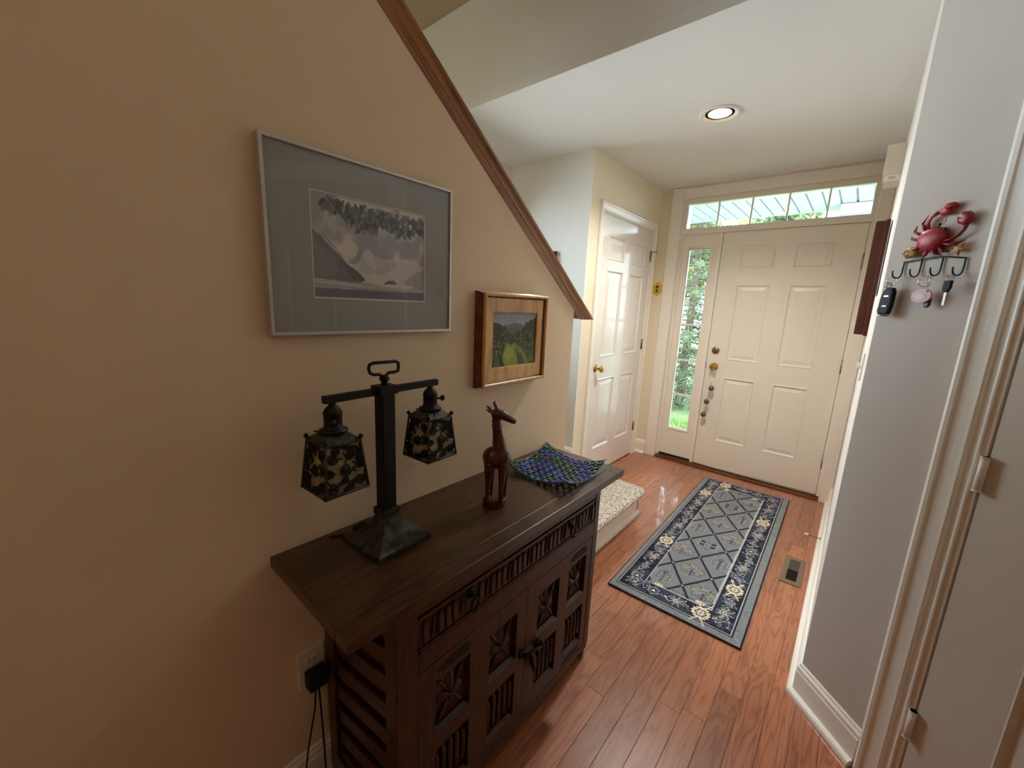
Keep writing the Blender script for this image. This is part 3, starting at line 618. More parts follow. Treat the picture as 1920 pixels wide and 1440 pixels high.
    t = thing('runner_rug', 'navy and grey-blue patterned runner rug lying before the front door', 'rug', (.4178, -1.155, 0), math.degrees(.0185))
    me = cv.mesh('rug_pile', vcol_mat('rug_pile', .95, .8, 420), 'XY'); me.name = 'pile'
    put('pile', me, t, (-w / 2, -h / 2, .0105))
    M_edge = mat('rug_edge_binding', '#2a3040', .95, bump=.5, bscale=300)
    g = MB(); pts = [(-w / 2, -h / 2), (w / 2, -h / 2), (w / 2, h / 2), (-w / 2, h / 2)]
    g.box(-w / 2, w / 2, -h / 2, h / 2, .0, .0098); g.tube([(x, y, .0058) for x, y in pts], .0052, 8, closed=False); g.tube([(-w / 2, h / 2, .0058), (-w / 2, -h / 2, .0058)], .0052, 8)
    g.build('backing', M_edge, t)
make_rug()

# ================================================================== SIDEBOARD
sb = thing('carved_sideboard', 'dark carved wooden sideboard with one long drawer and two panelled doors against the left wall', 'sideboard', (.265, -2.98, 0), 90)
def sbox(name, *a, m=M_side, bv=.0025, parent=None, **k): return box(name, m, parent or sb, *a, bv, **k)
sbox('top_board', -.561, .535, .0275, .352, .742, .770, m=M_top, bv=.0018); sbox('top_board', -.561, .535, -.0205, .0265, .742, .7697, m=M_top, bv=.0018); sbox('top_board', .536, .592, -.0205, .352, .742, .7697, m=M_top, bv=.0018)
for (x0, x1) in ((-.445, -.388), (.418, .450)):
    sbox('post', x0, x1, 0, .045, .055, .742); sbox('post', x0, x1, .30, .345, .0, .742)
for (x0, x1) in ((-.445, -.398), (.405, .450)):
    g = MB().lathe([(.0, 0), (.017, 0), (.020, .012), (.022, .030), (.016, .036), (.021, .042), (.023, .056)], 14, loc=((x0 + x1) / 2, .023, 0)); g.box(x0 + .004, x1 - .002, .002, .042, .03, .056); g.build('foot', M_side, sb, .002)
sbox('top_rail', -.388, .418, .002, .04, .700, .742); sbox('middle_rail', -.388, .418, .0, .04, .549, .604); sbox('bottom_rail', -.388, .418, .0, .04, .040, .064)
sbox('side_panel', .425, .440, .045, .30, .08, .742); sbox('back_board', -.43, .43, .335, .345, .06, .742); sbox('bottom_board', -.43, .43, .04, .335, .05, .062); sbox('inner_lining', -.40, .42, .06, .07, .07, .73)
# near end: framed panel with diagonal slats
sbox('side_rail', -.445, -.412, .045, .30, .690, .742); sbox('side_rail', -.445, -.412, .045, .30, .055, .095); ep = sbox('side_panel', -.425, -.412, .045, .30, .09, .70)
for k in range(10):
    z0 = .06 + k * .075 - .06; p = [(.047, z0), (.298, z0 + .055), (.298, z0 + .10), (.047, z0 + .045)]
    q = []
    def clip(P, zlo, zhi):
        out = []
        for sgn, lim in ((1, zlo), (-1, zhi)):
            src = P if sgn == 1 else out; out = []
            for i in range(len(src)):
                a, b = src[i], src[(i + 1) % len(src)]; ia, ib = sgn * (a[1] - lim) >= 0, sgn * (b[1] - lim) >= 0
                if ia: out.append(a)
                if ia != ib: t_ = (lim - a[1]) / (b[1] - a[1]); out.append((a[0] + (b[0] - a[0]) * t_, lim))
        return out
    q = clip([(y, .75 - z + .02) for y, z in p], .10, .686)
    if len(q) >= 3: MB().prism(q, -.438, -.425, 'YZ').build('diagonal_slat', M_side, sb, .004)
# drawer with carved flutes
dr = sbox('drawer', -.386, .416, .004, .30, .607, .697)
flute = MB()
fp = [(-.0075, -.030), (.0075, -.030), (.0075, .018), (.0045, .028), (-.0045, .028), (-.0075, .018)]
flute.prism(fp, -.0065, .0005)
fme = flute.mesh('carved_flute', M_side, .0028)
slash = MB().prism([(-.004, -.028), (.001, -.030), (.0055, .022), (.001, .030)], -.005, .0005).mesh('carved_stroke', M_side, .0015)
gou = MB().prism([(-.0042, -.026), (.0042, -.026), (.0042, .022), (0, .028), (-.0042, .022)], -.0009, .0003).mesh('gouge_shade', M_groove)  # thin dark strips laid on the drawer as the shade between flutes
x = -.366; k = 0
while x < .405:
    if abs(x + .221) < .022 or abs(x - .243) < .018: x += .0225; k += 1; continue
    mm = [fme, slash, fme, fme][k % 4]; o = put('carved_flute' if mm is fme else 'carved_stroke', mm, dr, (x, .004, .652), (0, random.uniform(-.05, .05), 0)); o.scale = (1, 1, random.uniform(.95, 1.05))
    put('gouge_shade', gou, dr, (x + .0113, .004, .652)); x += .0225; k += 1
for (x0, x1, z0, z1) in ((-.386, .416, .6905, .6965), (-.386, .416, .6075, .6135)): sbox('drawer_bead', x0, x1, -.001, .006, z0, z1, bv=.0015, parent=dr)
def pull(x, z):
    g = MB().lathe([(.016, 0), (.016, .003), (.010, .006), (.006, .012), (.001, .014)], 12, 'Y', (x, .004, z)); g.tube([(x, -.010, z), (x, -.016, z - .004), (x, -.012, z - .008)], .003, 6); o = g.build('drawer_pull', M_iron, dr)
    h = MB().tube([(x + .012 * math.sin(a), -.013, z - .022 - .016 * math.cos(a)) for a in [2 * PI * j / 14 for j in range(14)]], .0032, 6, closed=True); h.ball((x, -.014, z - .040), .006, 8, 6); h.build('drop_ring', M_iron, o)
pull(-.221, .668); pull(.243, .668)
# doors with carved panels
def cdoor(x0, x1, cols, label=None):
    holes = [(a, b, z0, z1) for a, b in cols for z0, z1 in ((.110, .276), (.324, .486))]
    g = MB()
    for a, b, c0, d_ in wall_cells((x0, x1), (.067, .545), holes): g.box(a, b, .002, .028, c0, d_)
    # chamfer ledges of each opening
    for (a, b, z0, z1) in holes:
        e_ = .010
        g.add([(a, .002, z0), (b, .002, z0), (b - e_, .014, z0 + e_), (a + e_, .014, z0 + e_)], [(0, 1, 2, 3)]); g.add([(a, .002, z0), (a + e_ * .5, .016, z0 + e_), (a + e_ * .5, .016, z1), (a, .002, z1)], [(0, 1, 2, 3)])
    dd = g.build('door', M_side, sb)
    for (a, b, z0, z1) in holes:
        cx, cz = (a + b) / 2, (z0 + z1) / 2; pn = box('panel', M_side, dd, a, b, .018, .026, z0, z1)
        if z0 > .3:      # pointed boss with four lobes
            for k in range(4):
                an = k * PI / 2; ux, uz = math.cos(an), math.sin(an); px, pz = -uz, ux; l_ = .052 if k % 2 == 0 else .070
                vs = [(cx, .006, cz), (cx + ux * l_ * .55 + px * .018, .0165, cz + uz * l_ * .55 + pz * .018), (cx + ux * l_, .0175, cz + uz * l_), (cx + ux * l_ * .55 - px * .018, .0165, cz + uz * l_ * .55 - pz * .018), (cx + ux * l_ * .5, .007, cz + uz * l_ * .5)]
                MB().add(vs + [(v[0], .019, v[2]) for v in vs[:4]], [(0, 1, 4), (1, 2, 4), (2, 3, 4), (3, 0, 4), (0, 5, 6, 1), (1, 6, 7, 2), (2, 7, 8, 3), (3, 8, 5, 0), (5, 8, 7, 6)]).build('carved_leaf', M_side, dd)
            for s_ in (-1, 1):
                for t_ in (-1, 1): MB().tube([(cx + s_ * .006, .014, cz + t_ * .008), (cx + s_ * .03, .013, cz + t_ * .045), (cx + s_ * .046, .014, cz + t_ * .066)], [.002, .006, .002], 6).build('carved_leaf', M_side, dd)
        else:            # linenfold ribs
            for k in range(5):
                xx = a + (b - a) * (k + .5) / 5; zt = z1 - .016 - abs(k - 2) * .007; zb = z0 + .018 + abs(k - 2) * .006
                MB().tube([(xx, .018, zb), (xx, .013, zb + .01), (xx, .012, cz), (xx, .013, zt - .01), (xx, .018, zt)], [.003, .008, .0075, .008, .003], 8).build('carved_rib', M_side, dd)
    # flat dark patches above and below the outer column, painting the shade of notches
    for a, b in cols:
        for zz in (.515,):
            MB().prism([(a + .004, zz - .004), (a + .03, zz - .015), (b - .006, zz - .015), (b - .0, zz + .004), (b - .02, zz + .014), (a + .03, zz + .010)], .0012, .0025).build('notch_shade', M_groove, dd) if (a < -.3 or a > .25) else None
        if a > .25: MB().prism([(a - .01, .078), (b - .01, .078), (b, .094), (a + .012, .098)], .0012, .0025).build('notch_shade', M_groove, dd)
    return dd
cdoor(-.386, .0225, [(-.335, -.218), (-.143, -.023)]); dR = cdoor(.0245, .416, [(.083, .204), (.262, .382)])
# iron hasp across the doors
g = MB().lathe([(.013, 0), (.013, .004), (.007, .008), (.001, .010)], 12, 'Y', (.005, .002, .318)); g.tube([(.005, -.010, .318), (.03, -.014, .314), (.06, -.013, .306), (.092, -.010, .296)], [.006, .005, .006, .008], 8)
g.tube([(.03, -.016, .314), (.042, -.016, .28), (.058, -.014, .245), (.062, -.012, .215)], [.006, .010, .009, .002], 8); g.tube([(.088, -.012, .300), (.096, -.012, .312), (.104, -.006, .300)], .004, 6); g.lathe([(.015, -.0), (.015, .003), (.001, .004)], 12, 'Y', (.09, .0, .298)); g.build('iron_hasp', M_iron, sb)

# ================================================================== TABLE LAMP
lm = thing('table_lamp', 'bronze two-armed table lamp with square filigree lantern shades, unlit, standing on the sideboard', 'lamp', (.042, -3.301, .770), 90 + 3.0)
# local X = along the arm (world +y), local -Y = into the hall
g = MB(); prof = [(.080, 0), (.081, .004), (.080, .012), (.074, .016), (.058, .022), (.042, .034), (.030, .050), (.0235, .066), (.021, .074)]
vs = []; 
for r, z in prof: vs += [(-r, -r, z), (r, -r, z), (r, r, z), (-r, r, z)]
fs = [(k * 4 + i, k * 4 + (i + 1) % 4, k * 4 + 4 + (i + 1) % 4, k * 4 + 4 + i) for k in range(len(prof) - 1) for i in range(4)] + [(3, 2, 1, 0), tuple(4 * (len(prof) - 1) + i for i in range(4))]
g.add(vs, fs).build('base', M_patina, lm, .0015)
box('collar', M_patina, lm, -.024, .024, -.024, .024, .072, .092, .002); box('post', M_bronze, lm, -.018, .018, -.018, .018, .090, .398, .0025)
box('post_cap', M_bronze, lm, -.026, .026, -.020, .020, .394, .416, .002); box('arm', M_bronze, lm, -.156, .170, -.008, .008, .394, .411, .0015)
MB().lathe([(.006, .414), (.010, .418), (.007, .423), (.012, .429), (.012, .435), (.006, .441)], 14).build('finial', M_bronze, lm)
hp = [(-.040, .450), (-.043, .462), (-.040, .470), (-.030, .473), (.034, .472), (.041, .468), (.042, .458), (.040, .447), (.030, .445), (.012, .445), (.004, .438), (-.006, .438), (-.014, .444), (-.03, .445)]
MB().tube([(x, 0, z) for x, z in hp], .0042, 8, closed=True).build('handle', M_bronze, lm)
M_mica = mat('cream_mica_glass', '#8f8263', .35, noise=.35, nscale=40)
M_fil = mat('filigree_bronze', '#17110c', .5, .5, noise=.3, nscale=80)
def filigree(ht, hb, z0, z1, seed):
    """pierced rose filigree sheet in a trapezoid; returned in local (x, z) with small thickness"""
    r = random.Random(seed); g = MB(); Hh = z1 - z0
    half = lambda z: hb + (ht - hb) * (z - z0) / Hh
    def T(pts, rad): 
        pts = [(max(-half(z) + .003, min(half(z) - .003, x)), 0, min(z1 - .004, max(z0 + .004, z))) for x, z in pts]; g.tube(pts, rad, 5)
    ros = [(0, z0 + Hh * .45, .0125), (-hb * .62, z0 + Hh * .17, .0115), (hb * .62, z0 + Hh * .2, .011), (-hb * .52, z0 + Hh * .72, .0105), (hb * .45, z0 + Hh * .80, .0105), (-hb * .7, z0 + Hh * .46, .008), (hb * .66, z0 + Hh * .52, .0095), (0, z0 + Hh * .08, .008), (0, z0 + Hh * .93, .007)]
    ros += [(r.uniform(-.85, .85) * hb, z0 + Hh * r.uniform(.06, .94), r.uniform(.006, .009)) for _ in range(9)]
    for (x, z, R) in ros:
        for q, f_ in enumerate((1, .68, .38)):
            n_ = 3 if q < 2 else 2
            for j in range(n_):
                a0 = r.random() * .6 + j * 2 * PI / n_ + q; T([(x + R * f_ * (1 + .1 * (k % 2)) * math.cos(a0 + k * .45), z + R * f_ * math.sin(a0 + k * .45)) for k in range(5)], .0015)
        g.ball((x, 0, z), R * .42, 6, 4, (1, .4, 1))
        for j in range(3):
            a = r.random() * 2 * PI; T([(x + R * math.cos(a), z + R * math.sin(a)), (x + R * 1.5 * math.cos(a + .3), z + R * 1.5 * math.sin(a + .3)), (x + R * 2.1 * math.cos(a + .1), z + R * 2.1 * math.sin(a + .1))], .0017)
    return g
def shade(x, z0, knob_dir):
    e = MB(); zt, zb = .3115 - .0, .1945; ht, hb = .0405, .052
    # corner bars, bottom band, roof
    for sx in (-1, 1):
        for sy in (-1, 1): e.tube([(x + sx * ht, sy * ht, zt), (x + sx * hb, sy * hb, zb)], .0032, 4)
    for zz, hh, rr in ((zb + .003, hb - .0003, .0042), (zt - .003, ht + .0002, .0036)):
        c_ = [(x - hh, -hh, zz), (x + hh, -hh, zz), (x + hh, hh, zz), (x - hh, hh, zz)]
        for i in range(4): e.tube([c_[i], c_[(i + 1) % 4]], rr, 4)
    e.add([(x - ht - .002, -ht - .002, zt), (x + ht + .002, -ht - .002, zt), (x + ht + .002, ht + .002, zt), (x - ht - .002, ht + .002, zt), (x - .020, -.020, zt + .017), (x + .020, -.020, zt + .017), (x + .020, .020, zt + .017), (x - .020, .020, zt + .017)],
          [(0, 1, 5, 4), (1, 2, 6, 5), (2, 3, 7, 6), (3, 0, 4, 7), (4, 5, 6, 7), (3, 2, 1, 0)])
    f = e.build('lantern_shade', M_patina, lm)
    for sx in (-1, 1):
        for sy in (-1, 1): MB().ball((x + sx * (ht + .001), sy * (ht + .001), zt + .006), .0055, 8, 6).build('corner_ball', M_bronze, f)
    for k in range(4):
        rotm = Matrix.Rotation(k * PI / 2, 4, 'Z'); tilt = math.atan2(hb - ht, zt - zb)
        fg = filigree(ht, hb, 0, zt - zb, 5 + k); out = []
        for v in fg.v: out.append(Vector((v[0], -(hb - (hb - ht) * v[2] / (zt - zb)) + v[1] + .0005, v[2] + zb)))
        fg.v = [tuple(rotm @ p + Vector((x, 0, 0))) for p in out]; fg.build('filigree', M_fil, f)
        gp = [Vector((-hb + .004, -hb + .0035, zb + .004)), Vector((hb - .004, -hb + .0035, zb + .004)), Vector((ht - .004, -ht + .0035, zt - .004)), Vector((-ht + .004, -ht + .0035, zt - .004))]
        gp += [p + Vector((0, .0015, 0)) for p in gp]; gp = [tuple(rotm @ p + Vector((x, 0, 0))) for p in gp]
        MB().add(gp, [(0, 1, 2, 3), (7, 6, 5, 4), (0, 4, 5, 1), (1, 5, 6, 2), (2, 6, 7, 3), (3, 7, 4, 0)]).build('shade_glass', M_mica, f)
    s = MB().lathe([(.020, .324), (.031, .328), (.031, .333), (.024, .336), (.020, .340), (.020, .344), (.0185, .346), (.0195, .350), (.0195, .368), (.021, .370), (.0195, .374), (.016, .381), (.011, .386), (.008, .388), (.008, .396)], 20, loc=(x, 0, 0)); so = s.build('socket', M_bronze, lm)
    ky, kx = knob_dir
    kg = MB().tube([(x + kx * .018, ky * .018, .357), (x + kx * .030, ky * .030, .357)], .003, 6); kg.ball((x + kx * .036, ky * .036, .357), .0085, 8, 6, (1, .7, 1)); kg.build('switch_knob', M_bronze, so)
    for a in (.6, 2.7, 4.8): MB().tube([(x + .031 * math.cos(a), .031 * math.sin(a), .331), (x + .040 * math.cos(a), .040 * math.sin(a), .332)], .0018, 6).build('thumb_screw', M_bronze, so)
shade(-.136, 0, (-.9, -.5)); shade(.147, 0, (-.35, .95))
g = MB().tube([(-.01, .05, .022), (-.022, .066, .014), (-.026, .074, .012), (-.038, .088, .010)], .0028, 6); cd = g.build('power_cord', M_rubber, lm)
g = MB().box(-.050, -.012, .062, .086, .001, .024); g.build('cord_switch', M_rubber, cd, .005)
g = MB().tube([(-.05, .080, .008), (-.065, .086, .006), (-.08, .100, .004), (-.10, .112, .0035)], .0028, 6); g.build('cord_tail', M_rubber, cd)

# ================================================================== GIRAFFE
gf = thing('giraffe_figurine', 'carved brown wooden giraffe standing on an oval base on the sideboard', 'figurine', (.117, -2.962, .770), 40.5)
# local X = to the right in the photo, -Y = towards the viewer
def skin(name, verts, edges, radii, m, parent, sub=2, root=0):
    me = bpy.data.meshes.new(name); me.from_pydata(verts, edges, []); me.materials.append(m); o = put(name, me, parent)
    mod(o, 'SKIN'); sv = me.skin_vertices[0].data if me.skin_vertices else None
    if sv is None: me.skin_vertices_add() if hasattr(me, 'skin_vertices_add') else None; sv = me.skin_vertices[0].data
    for i, r in enumerate(radii): sv[i].radius = r if hasattr(r, '__len__') else (r, r)
    sv[root].use_root = True; mod(o, 'SUBSURF', levels=sub, render_levels=sub)
    dg = bpy.context.evaluated_depsgraph_get(); ev = o.evaluated_get(dg); nm = bpy.data.meshes.new_from_object(ev); o.modifiers.clear(); o.data = nm
    for p in nm.polygons: p.use_smooth = True
    return o
g = MB()
g.ball((-.010, 0, .158), .034, 16, 12, (1, .92, 1.0)); g.ball((.014, 0, .158), .034, 16, 12, (.95, .92, 1.02)); g.ball((.004, 0, .150), .033, 16, 12, (1.1, .9, .85)); g.ball((.008, 0, .180), .024, 12, 10, (1, .85, 1))
g.tube([(.009, 0, .165), (.008, 0, .195), (.003, 0, .225), (-.001, 0, .250), (-.004, 0, .275), (-.004, 0, .292)], [.028, .0225, .0175, .0150, .0140, .0135], 14)
g.ball((-.001, 0, .295), .0185, 14, 10, (1.1, .9, 1)); g.tube([(-.006, 0, .298), (.012, 0, .295), (.030, 0, .286), (.046, 0, .277), (.055, 0, .273)], [.016, .0180, .0150, .0115, .0085], 12, flat=.85)
for (x0, y0, x1, y1, zf) in ((-.022, -.015, -.023, -.017, .012), (-.018, .016, -.014, .019, .014), (.022, -.015, .018, -.020, .010), (.026, .014, .029, .016, .012)):
    g.tube([(x0, y0, .145), ((x0 + x1) / 2, y0, .105), (x1, y1, .065), (x1, y1, .035), (x1, y1, zf)], [.0165, .0125, .0082, .0068, .0085], 10)
body = g.build('body', M_giraffe, gf)
mod(body, 'REMESH', mode='VOXEL', voxel_size=.0016); mod(body, 'SMOOTH', factor=.5, iterations=6)
dg = bpy.context.evaluated_depsgraph_get(); nm = bpy.data.meshes.new_from_object(body.evaluated_get(dg)); body.modifiers.clear(); body.data = nm
nm.polygons.foreach_set('use_smooth', [True] * len(nm.polygons))
for s_ in (-1, 1):
    MB().tube([(-.002, s_ * .006, .304), (-.007, s_ * .007, .320), (-.012, s_ * .008, .333)], [.0050, .0042, .0052], 8).build('horn', M_giraffe, gf)
    MB().tube([(-.012, s_ * .008, .300), (-.024, s_ * .016, .307), (-.037, s_ * .022, .316)], [.004, .0095, .0015], 8, flat=.5).build('ear', M_giraffe, gf)
    MB().ball((.010, s_ * .0150, .301), .0038, 8, 6).build('eye', M_black, gf)
g = MB(); pts = [(.038 * math.cos(a) * (1.0 + .08 * math.sin(3 * a)), .030 * math.sin(a)) for a in [2 * PI * k / 20 for k in range(20)]]
g.prism(pts, 0, .024, 'XY'); g.build('base', M_giraffe, gf, .004)
g = MB().ball((-.026, -.004, .020), .013, 10, 6, (1, 1, .8)); g.build('base_mound', M_giraffe, gf)
M_spot = mat('dark_burnt_spots', '#150806', .45)
def onto(lst, name):
    bpy.context.view_layer.update(); g = MB()
    me = body.data; vv = [v.co for v in me.vertices]
    import mathutils
    kd = mathutils.kdtree.KDTree(len(vv)); [kd.insert(p, i) for i, p in enumerate(vv)]; kd.balance()
    for (p, r) in lst:
        co, i, dd = kd.find(p); nrm = me.vertices[i].normal; g.ball(co - nrm * r * .55, r, 6, 4)
    return g.build(name, M_spot, gf)
lst = []
rr_ = random.Random(3)
for k in range(34):
    t_ = rr_.random(); z = .19 + t_ * .08; a = rr_.random() * 2 * PI; lst.append((Vector((.006 - .016 * t_ + .02 * math.cos(a), .02 * math.sin(a), z)), .0036))
for (lx, ly) in ((-.021, -.014), (-.013, .018), (.018, -.016), (.025, .014)):
    for k in range(8): a = rr_.random() * 2 * PI; lst.append((Vector((lx + .012 * math.cos(a), ly + .012 * math.sin(a), .035 + k * .010)), .0028))
o = onto(lst, 'dark_spots'); o['kind'] = 'stuff'

# ================================================================== GLASS DISH
ds = thing('mosaic_glass_dish', 'square blue and green mosaic glass dish with raised corners on the sideboard', 'dish', (.099, -2.603, .7705), 0.5)
GC = {'blue': '#2450b4', 'green': '#17603e', 'indigo': '#3f3aa6', 'teal': '#10748e', 'sky': '#3184c8'}
gm = {}
for k_, hx in GC.items():
    t = NT(k_ + '_glass'); t.b.inputs['Base Color'].default_value = c(hx); t.b.inputs['Roughness'].default_value = .07; t.b.inputs['Transmission Weight'].default_value = .45; t.b.inputs['IOR'].default_value = 1.5; t.b.inputs['Coat Weight'].default_value = .6; t.b.inputs['Coat Roughness'].default_value = .03
    gm[k_] = t.m
N = 9; HS = .1415
def dish(u, v): # u,v in -1..1
    q = (u * u * v * v) ** .5; r2 = (u * u + v * v) / 2
    return .004 + .006 * r2 * r2 * 2 + .030 * (abs(u) * abs(v)) ** 1.6 * 1.0
cs = 2 * HS / N
tile_me = {}
for k_ in gm:
    g = MB(); o_ = cs * .47; i_ = cs * .21; Lp = []
    for (r_, z_) in ((o_, 0), (o_ * .92, .0036), (i_ * 1.35, .0038), (i_, .0), (o_, 0)):
        cr_ = r_ * .72; L = []
        for sx, sy in ((1, 1), (-1, 1), (-1, -1), (1, -1)):
            L += ([(sx * r_, sy * cr_), (sx * cr_, sy * r_)] if sx * sy > 0 else [(sx * cr_, sy * r_), (sx * r_, sy * cr_)])
        Lp.append([(x, y, z_) for x, y in L])
    vs = [p for l in Lp[:4] for p in l]; fs = []
    for a in range(4):
        b = (a + 1) % 4
        for j in range(8): fs.append((a * 8 + j, a * 8 + (j + 1) % 8, b * 8 + (j + 1) % 8, b * 8 + j))
    g.add(vs, fs, True); tile_me[k_] = g.mesh('glass_tile', gm[k_])
for i in range(N):
    for j in range(N):
        u = -1 + (2 * i + 1) / N; v = -1 + (2 * j + 1) / N; e = .01
        z = dish(u, v); dx = (dish(u + e, v) - dish(u - e, v)) / (2 * e * HS); dy = (dish(u, v + e) - dish(u, v - e)) / (2 * e * HS)
        nx = Vector((-dx, -dy, 1)).normalized(); tx = Vector((1, 0, dx)).normalized(); ty = nx.cross(tx)
        ring = max(abs(i - N // 2), abs(j - N // 2)); corner = (i in (0, N - 1)) and (j in (0, N - 1))
        if corner: k_ = 'teal' if j else 'indigo'
        else: k_ = random.choices(['blue', 'green', 'indigo', 'teal', 'sky'], [4, 3.4, 3, 1, .8])[0] if ring % 2 else random.choices(['blue', 'green', 'indigo', 'sky'], [3, 4, 2, .8])[0]
        o = put('glass_tile', tile_me[k_], ds); M3 = Matrix((tx, ty, nx)).transposed().to_4x4(); M3.translation = Vector((u * HS, v * HS, z)); o.matrix_local = M3 @ Matrix.Diagonal((1, 1, 1.3, 1))
# joining lattice of clear strands
g = MB()
for i in range(N + 1):
    u = -1 + 2 * i / N
    g.tube([(u * HS, v * HS, dish(u, v) + .0008) for v in np.linspace(-1, 1, 27)], .0011 if 0 < i < N else .0016, 5); g.tube([(v * HS, u * HS, dish(v, u) + .0008) for v in np.linspace(-1, 1, 27)], .0011 if 0 < i < N else .0016, 5)
g.build('lattice', gm['teal'], ds)

# ================================================================== PICTURES
def rectring(g, x0, x1, z0, z1, prof):
    """frame profile (inset, -y) swept round a rectangle"""
    n = len(prof); vs = []
    for a, p in prof: vs += [(x0 + a, -p, z0 + a), (x1 - a, -p, z0 + a), (x1 - a, -p, z1 - a), (x0 + a, -p, z1 - a)]
    fs = [(k * 4 + i, k * 4 + (i + 1) % 4, (k + 1) * 4 + (i + 1) % 4, (k + 1) * 4 + i) for k in range(n - 1) for i in range(4)]
    return g.add(vs, fs)
def frame_sides(parent, name, x0, x1, z0, z1, prof, m, kz=1):
    """four mitred rails, each its own piece"""
    n = len(prof)
    for i in range(4):
        vs = []
        for a, p in prof:
            P = [(x0 + a, -p, z0 + a * kz), (x1 - a, -p, z0 + a * kz), (x1 - a, -p, z1 - a * kz), (x0 + a, -p, z1 - a * kz)]; vs += [P[i], P[(i + 1) % 4]]
        fs = [(2 * k, 2 * k + 1, 2 * k + 3, 2 * k + 2) for k in range(n - 1)] + [tuple(2 * k for k in range(n)), tuple(2 * k + 1 for k in range(n))[::-1]]
        MB().add(vs, fs).build(name, m, parent)
M_alu = mat('silver_metal_frame', '#c9c6bf', .35, .6, noise=.05)
wp = thing('watercolor_picture', 'large silver-framed watercolour of mountains and a lake in a grey mat', 'picture', (WX, -3.509, 1.303), 90)
PWD, PHT = .514, .413
frame_sides(wp, 'frame_rail', 0, PWD, 0, PHT, [(.0, 0), (0, .024), (.001, .025), (.0068, .025), (.0078, .024), (.0078, .018)], M_alu)
ix0, ix1, iz0, iz1 = .101, .416, .088, .324
g = MB()
for a, b, c0, d_ in wall_cells((.0075, PWD - .0075), (.0075, PHT - .0075), [(ix0, ix1, iz0, iz1)]): g.box(a, b, -.018, -.015, c0, d_)
g.build('mat_board', mat('grey_mat_board', '#979b96', .9, noise=.02, nscale=200), wp)
rectring(MB(), ix0 - .0022, ix1 + .0022, iz0 - .0022, iz1 + .0022, [(0, .0183), (.0022, .0183), (.003, .0155)]).build('mat_bevel', mat('white_mat_edge', '#d8d6cf', .8), wp)
def watercolor():
    w, h = ix1 - ix0, iz1 - iz0; cv = Canvas(w, h, .0014, '#b6b9b9'); ny, nx = cv.ny, cv.nx
    f1 = fbm(ny, nx, 5, 7, 5); f2 = fbm(ny, nx, 9, 12, 4); Y = cv.Y / h; Xn = cv.X / w
    sky = np.array(c('#9ea3a8')[:3]) * (1 - f1[..., None]) + np.array(c('#e2dccf')[:3]) * f1[..., None]; k = np.clip((f1 - .42) * 5, 0, 1)[..., None]; cv.a = sky * .35 + (np.array(c('#8d949c')[:3]) * (1 - k) + np.array(c('#dcd6c8')[:3]) * k) * .65
    P = lambda pts, col, al=1.0: cv.poly([(x * w, y * h) for x, y in pts], col, al)
    P([(.27, .36), (.34, .45), (.37, .53), (.42, .46), (.45, .53), (.44, .40), (.40, .35)], '#7f8c9c', .7)
    P([(.30, .33), (.36, .38), (.40, .48), (.44, .535), (.50, .47), (.58, .44), (.64, .455), (.70, .43), (.80, .44), (.88, .43), (.95, .41), (1, .42), (1, .18), (.3, .18)], '#c9c9c4')
    P([(.36, .38), (.40, .48), (.42, .42), (.46, .36), (.52, .30), (.45, .25), (.38, .30)], '#a9aeb0', .6); P([(.50, .47), (.58, .44), (.64, .455), (.60, .38), (.52, .32)], '#b4b6b4', .6)
    P([(.64, .43), (.72, .40), (.66, .33), (.55, .27), (.50, .30), (.58, .36)], '#9fa4a6', .6); P([(.78, .22), (.85, .28), (.93, .34), (1, .38), (1, .18), (.8, .18)], '#a3a49f', .8)
    P([(0, .66), (.06, .60), (.14, .50), (.22, .42), (.28, .34), (.36, .28), (.42, .20), (.36, .16), (0, .19)], '#77737a'); P([(0, .62), (.05, .52), (.16, .40), (.20, .26), (.10, .2), (0, .2)], '#8e8b8e', .6)
    P([(.10, .60), (.16, .52), (.22, .44), (.24, .40), (.18, .48), (.12, .55)], '#8d8f95', .8); P([(.20, .38), (.28, .34), (.36, .28), (.42, .20), (.32, .19), (.26, .28)], '#5d5a63', .8)
    P([(.58, .17), (.62, .21), (.68, .225), (.72, .18)], '#6b6c70')
    P([(0, .19), (.3, .17), (.6, .155), (1, .14), (1, .0), (0, .0)], '#b9bab2'); P([(0, .145), (.5, .115), (1, .10), (1, 0), (0, 0)], '#9aa3a8')
    band = (Y < .085 + .02 * f2) & (Y > .008); cv.a[band] = cv.a[band] * .25 + np.array(c('#4a5468')[:3]) * .75 * (.8 + .5 * f2[band])[:, None]
    wv = (Y < .17) & (Y > .09); cv.a[wv] *= (.82 + .35 * vnoise(ny, nx, 60, 4)[wv])[:, None]
    P([(.22, .185), (.40, .175), (.56, .15), (.40, .15), (.2, .165)], '#8a7d70', .6)
    r = random.Random(11); 
    def leaf(x, y, a, s, col): 
        n_ = 7; pts = []
        for k in range(n_): t_ = k / (n_ - 1); pts.append((t_ * s, math.sin(PI * t_) * s * .24))
        pts += [(p[0], -p[1]) for p in pts[::-1]]; cv.poly([(x + p[0] * math.cos(a) - p[1] * math.sin(a), y + p[0] * math.sin(a) + p[1] * math.cos(a)) for p in pts], col, .9)
    cols = ['#45474a', '#57595a', '#6c7072', '#3a3c3f', '#7d8184']
    for k in range(330):
        xx = .10 + .90 * r.random(); low = .985 - (.26 * min(1, (xx - .04) * 5)) * (.55 + .45 * math.sin(xx * 9 + 1) ** 2) * r.random() ** .8
        leaf(xx * w, low * h, -PI / 2 + r.uniform(-.9, .9), .016 + r.random() * .009, r.choice(cols))
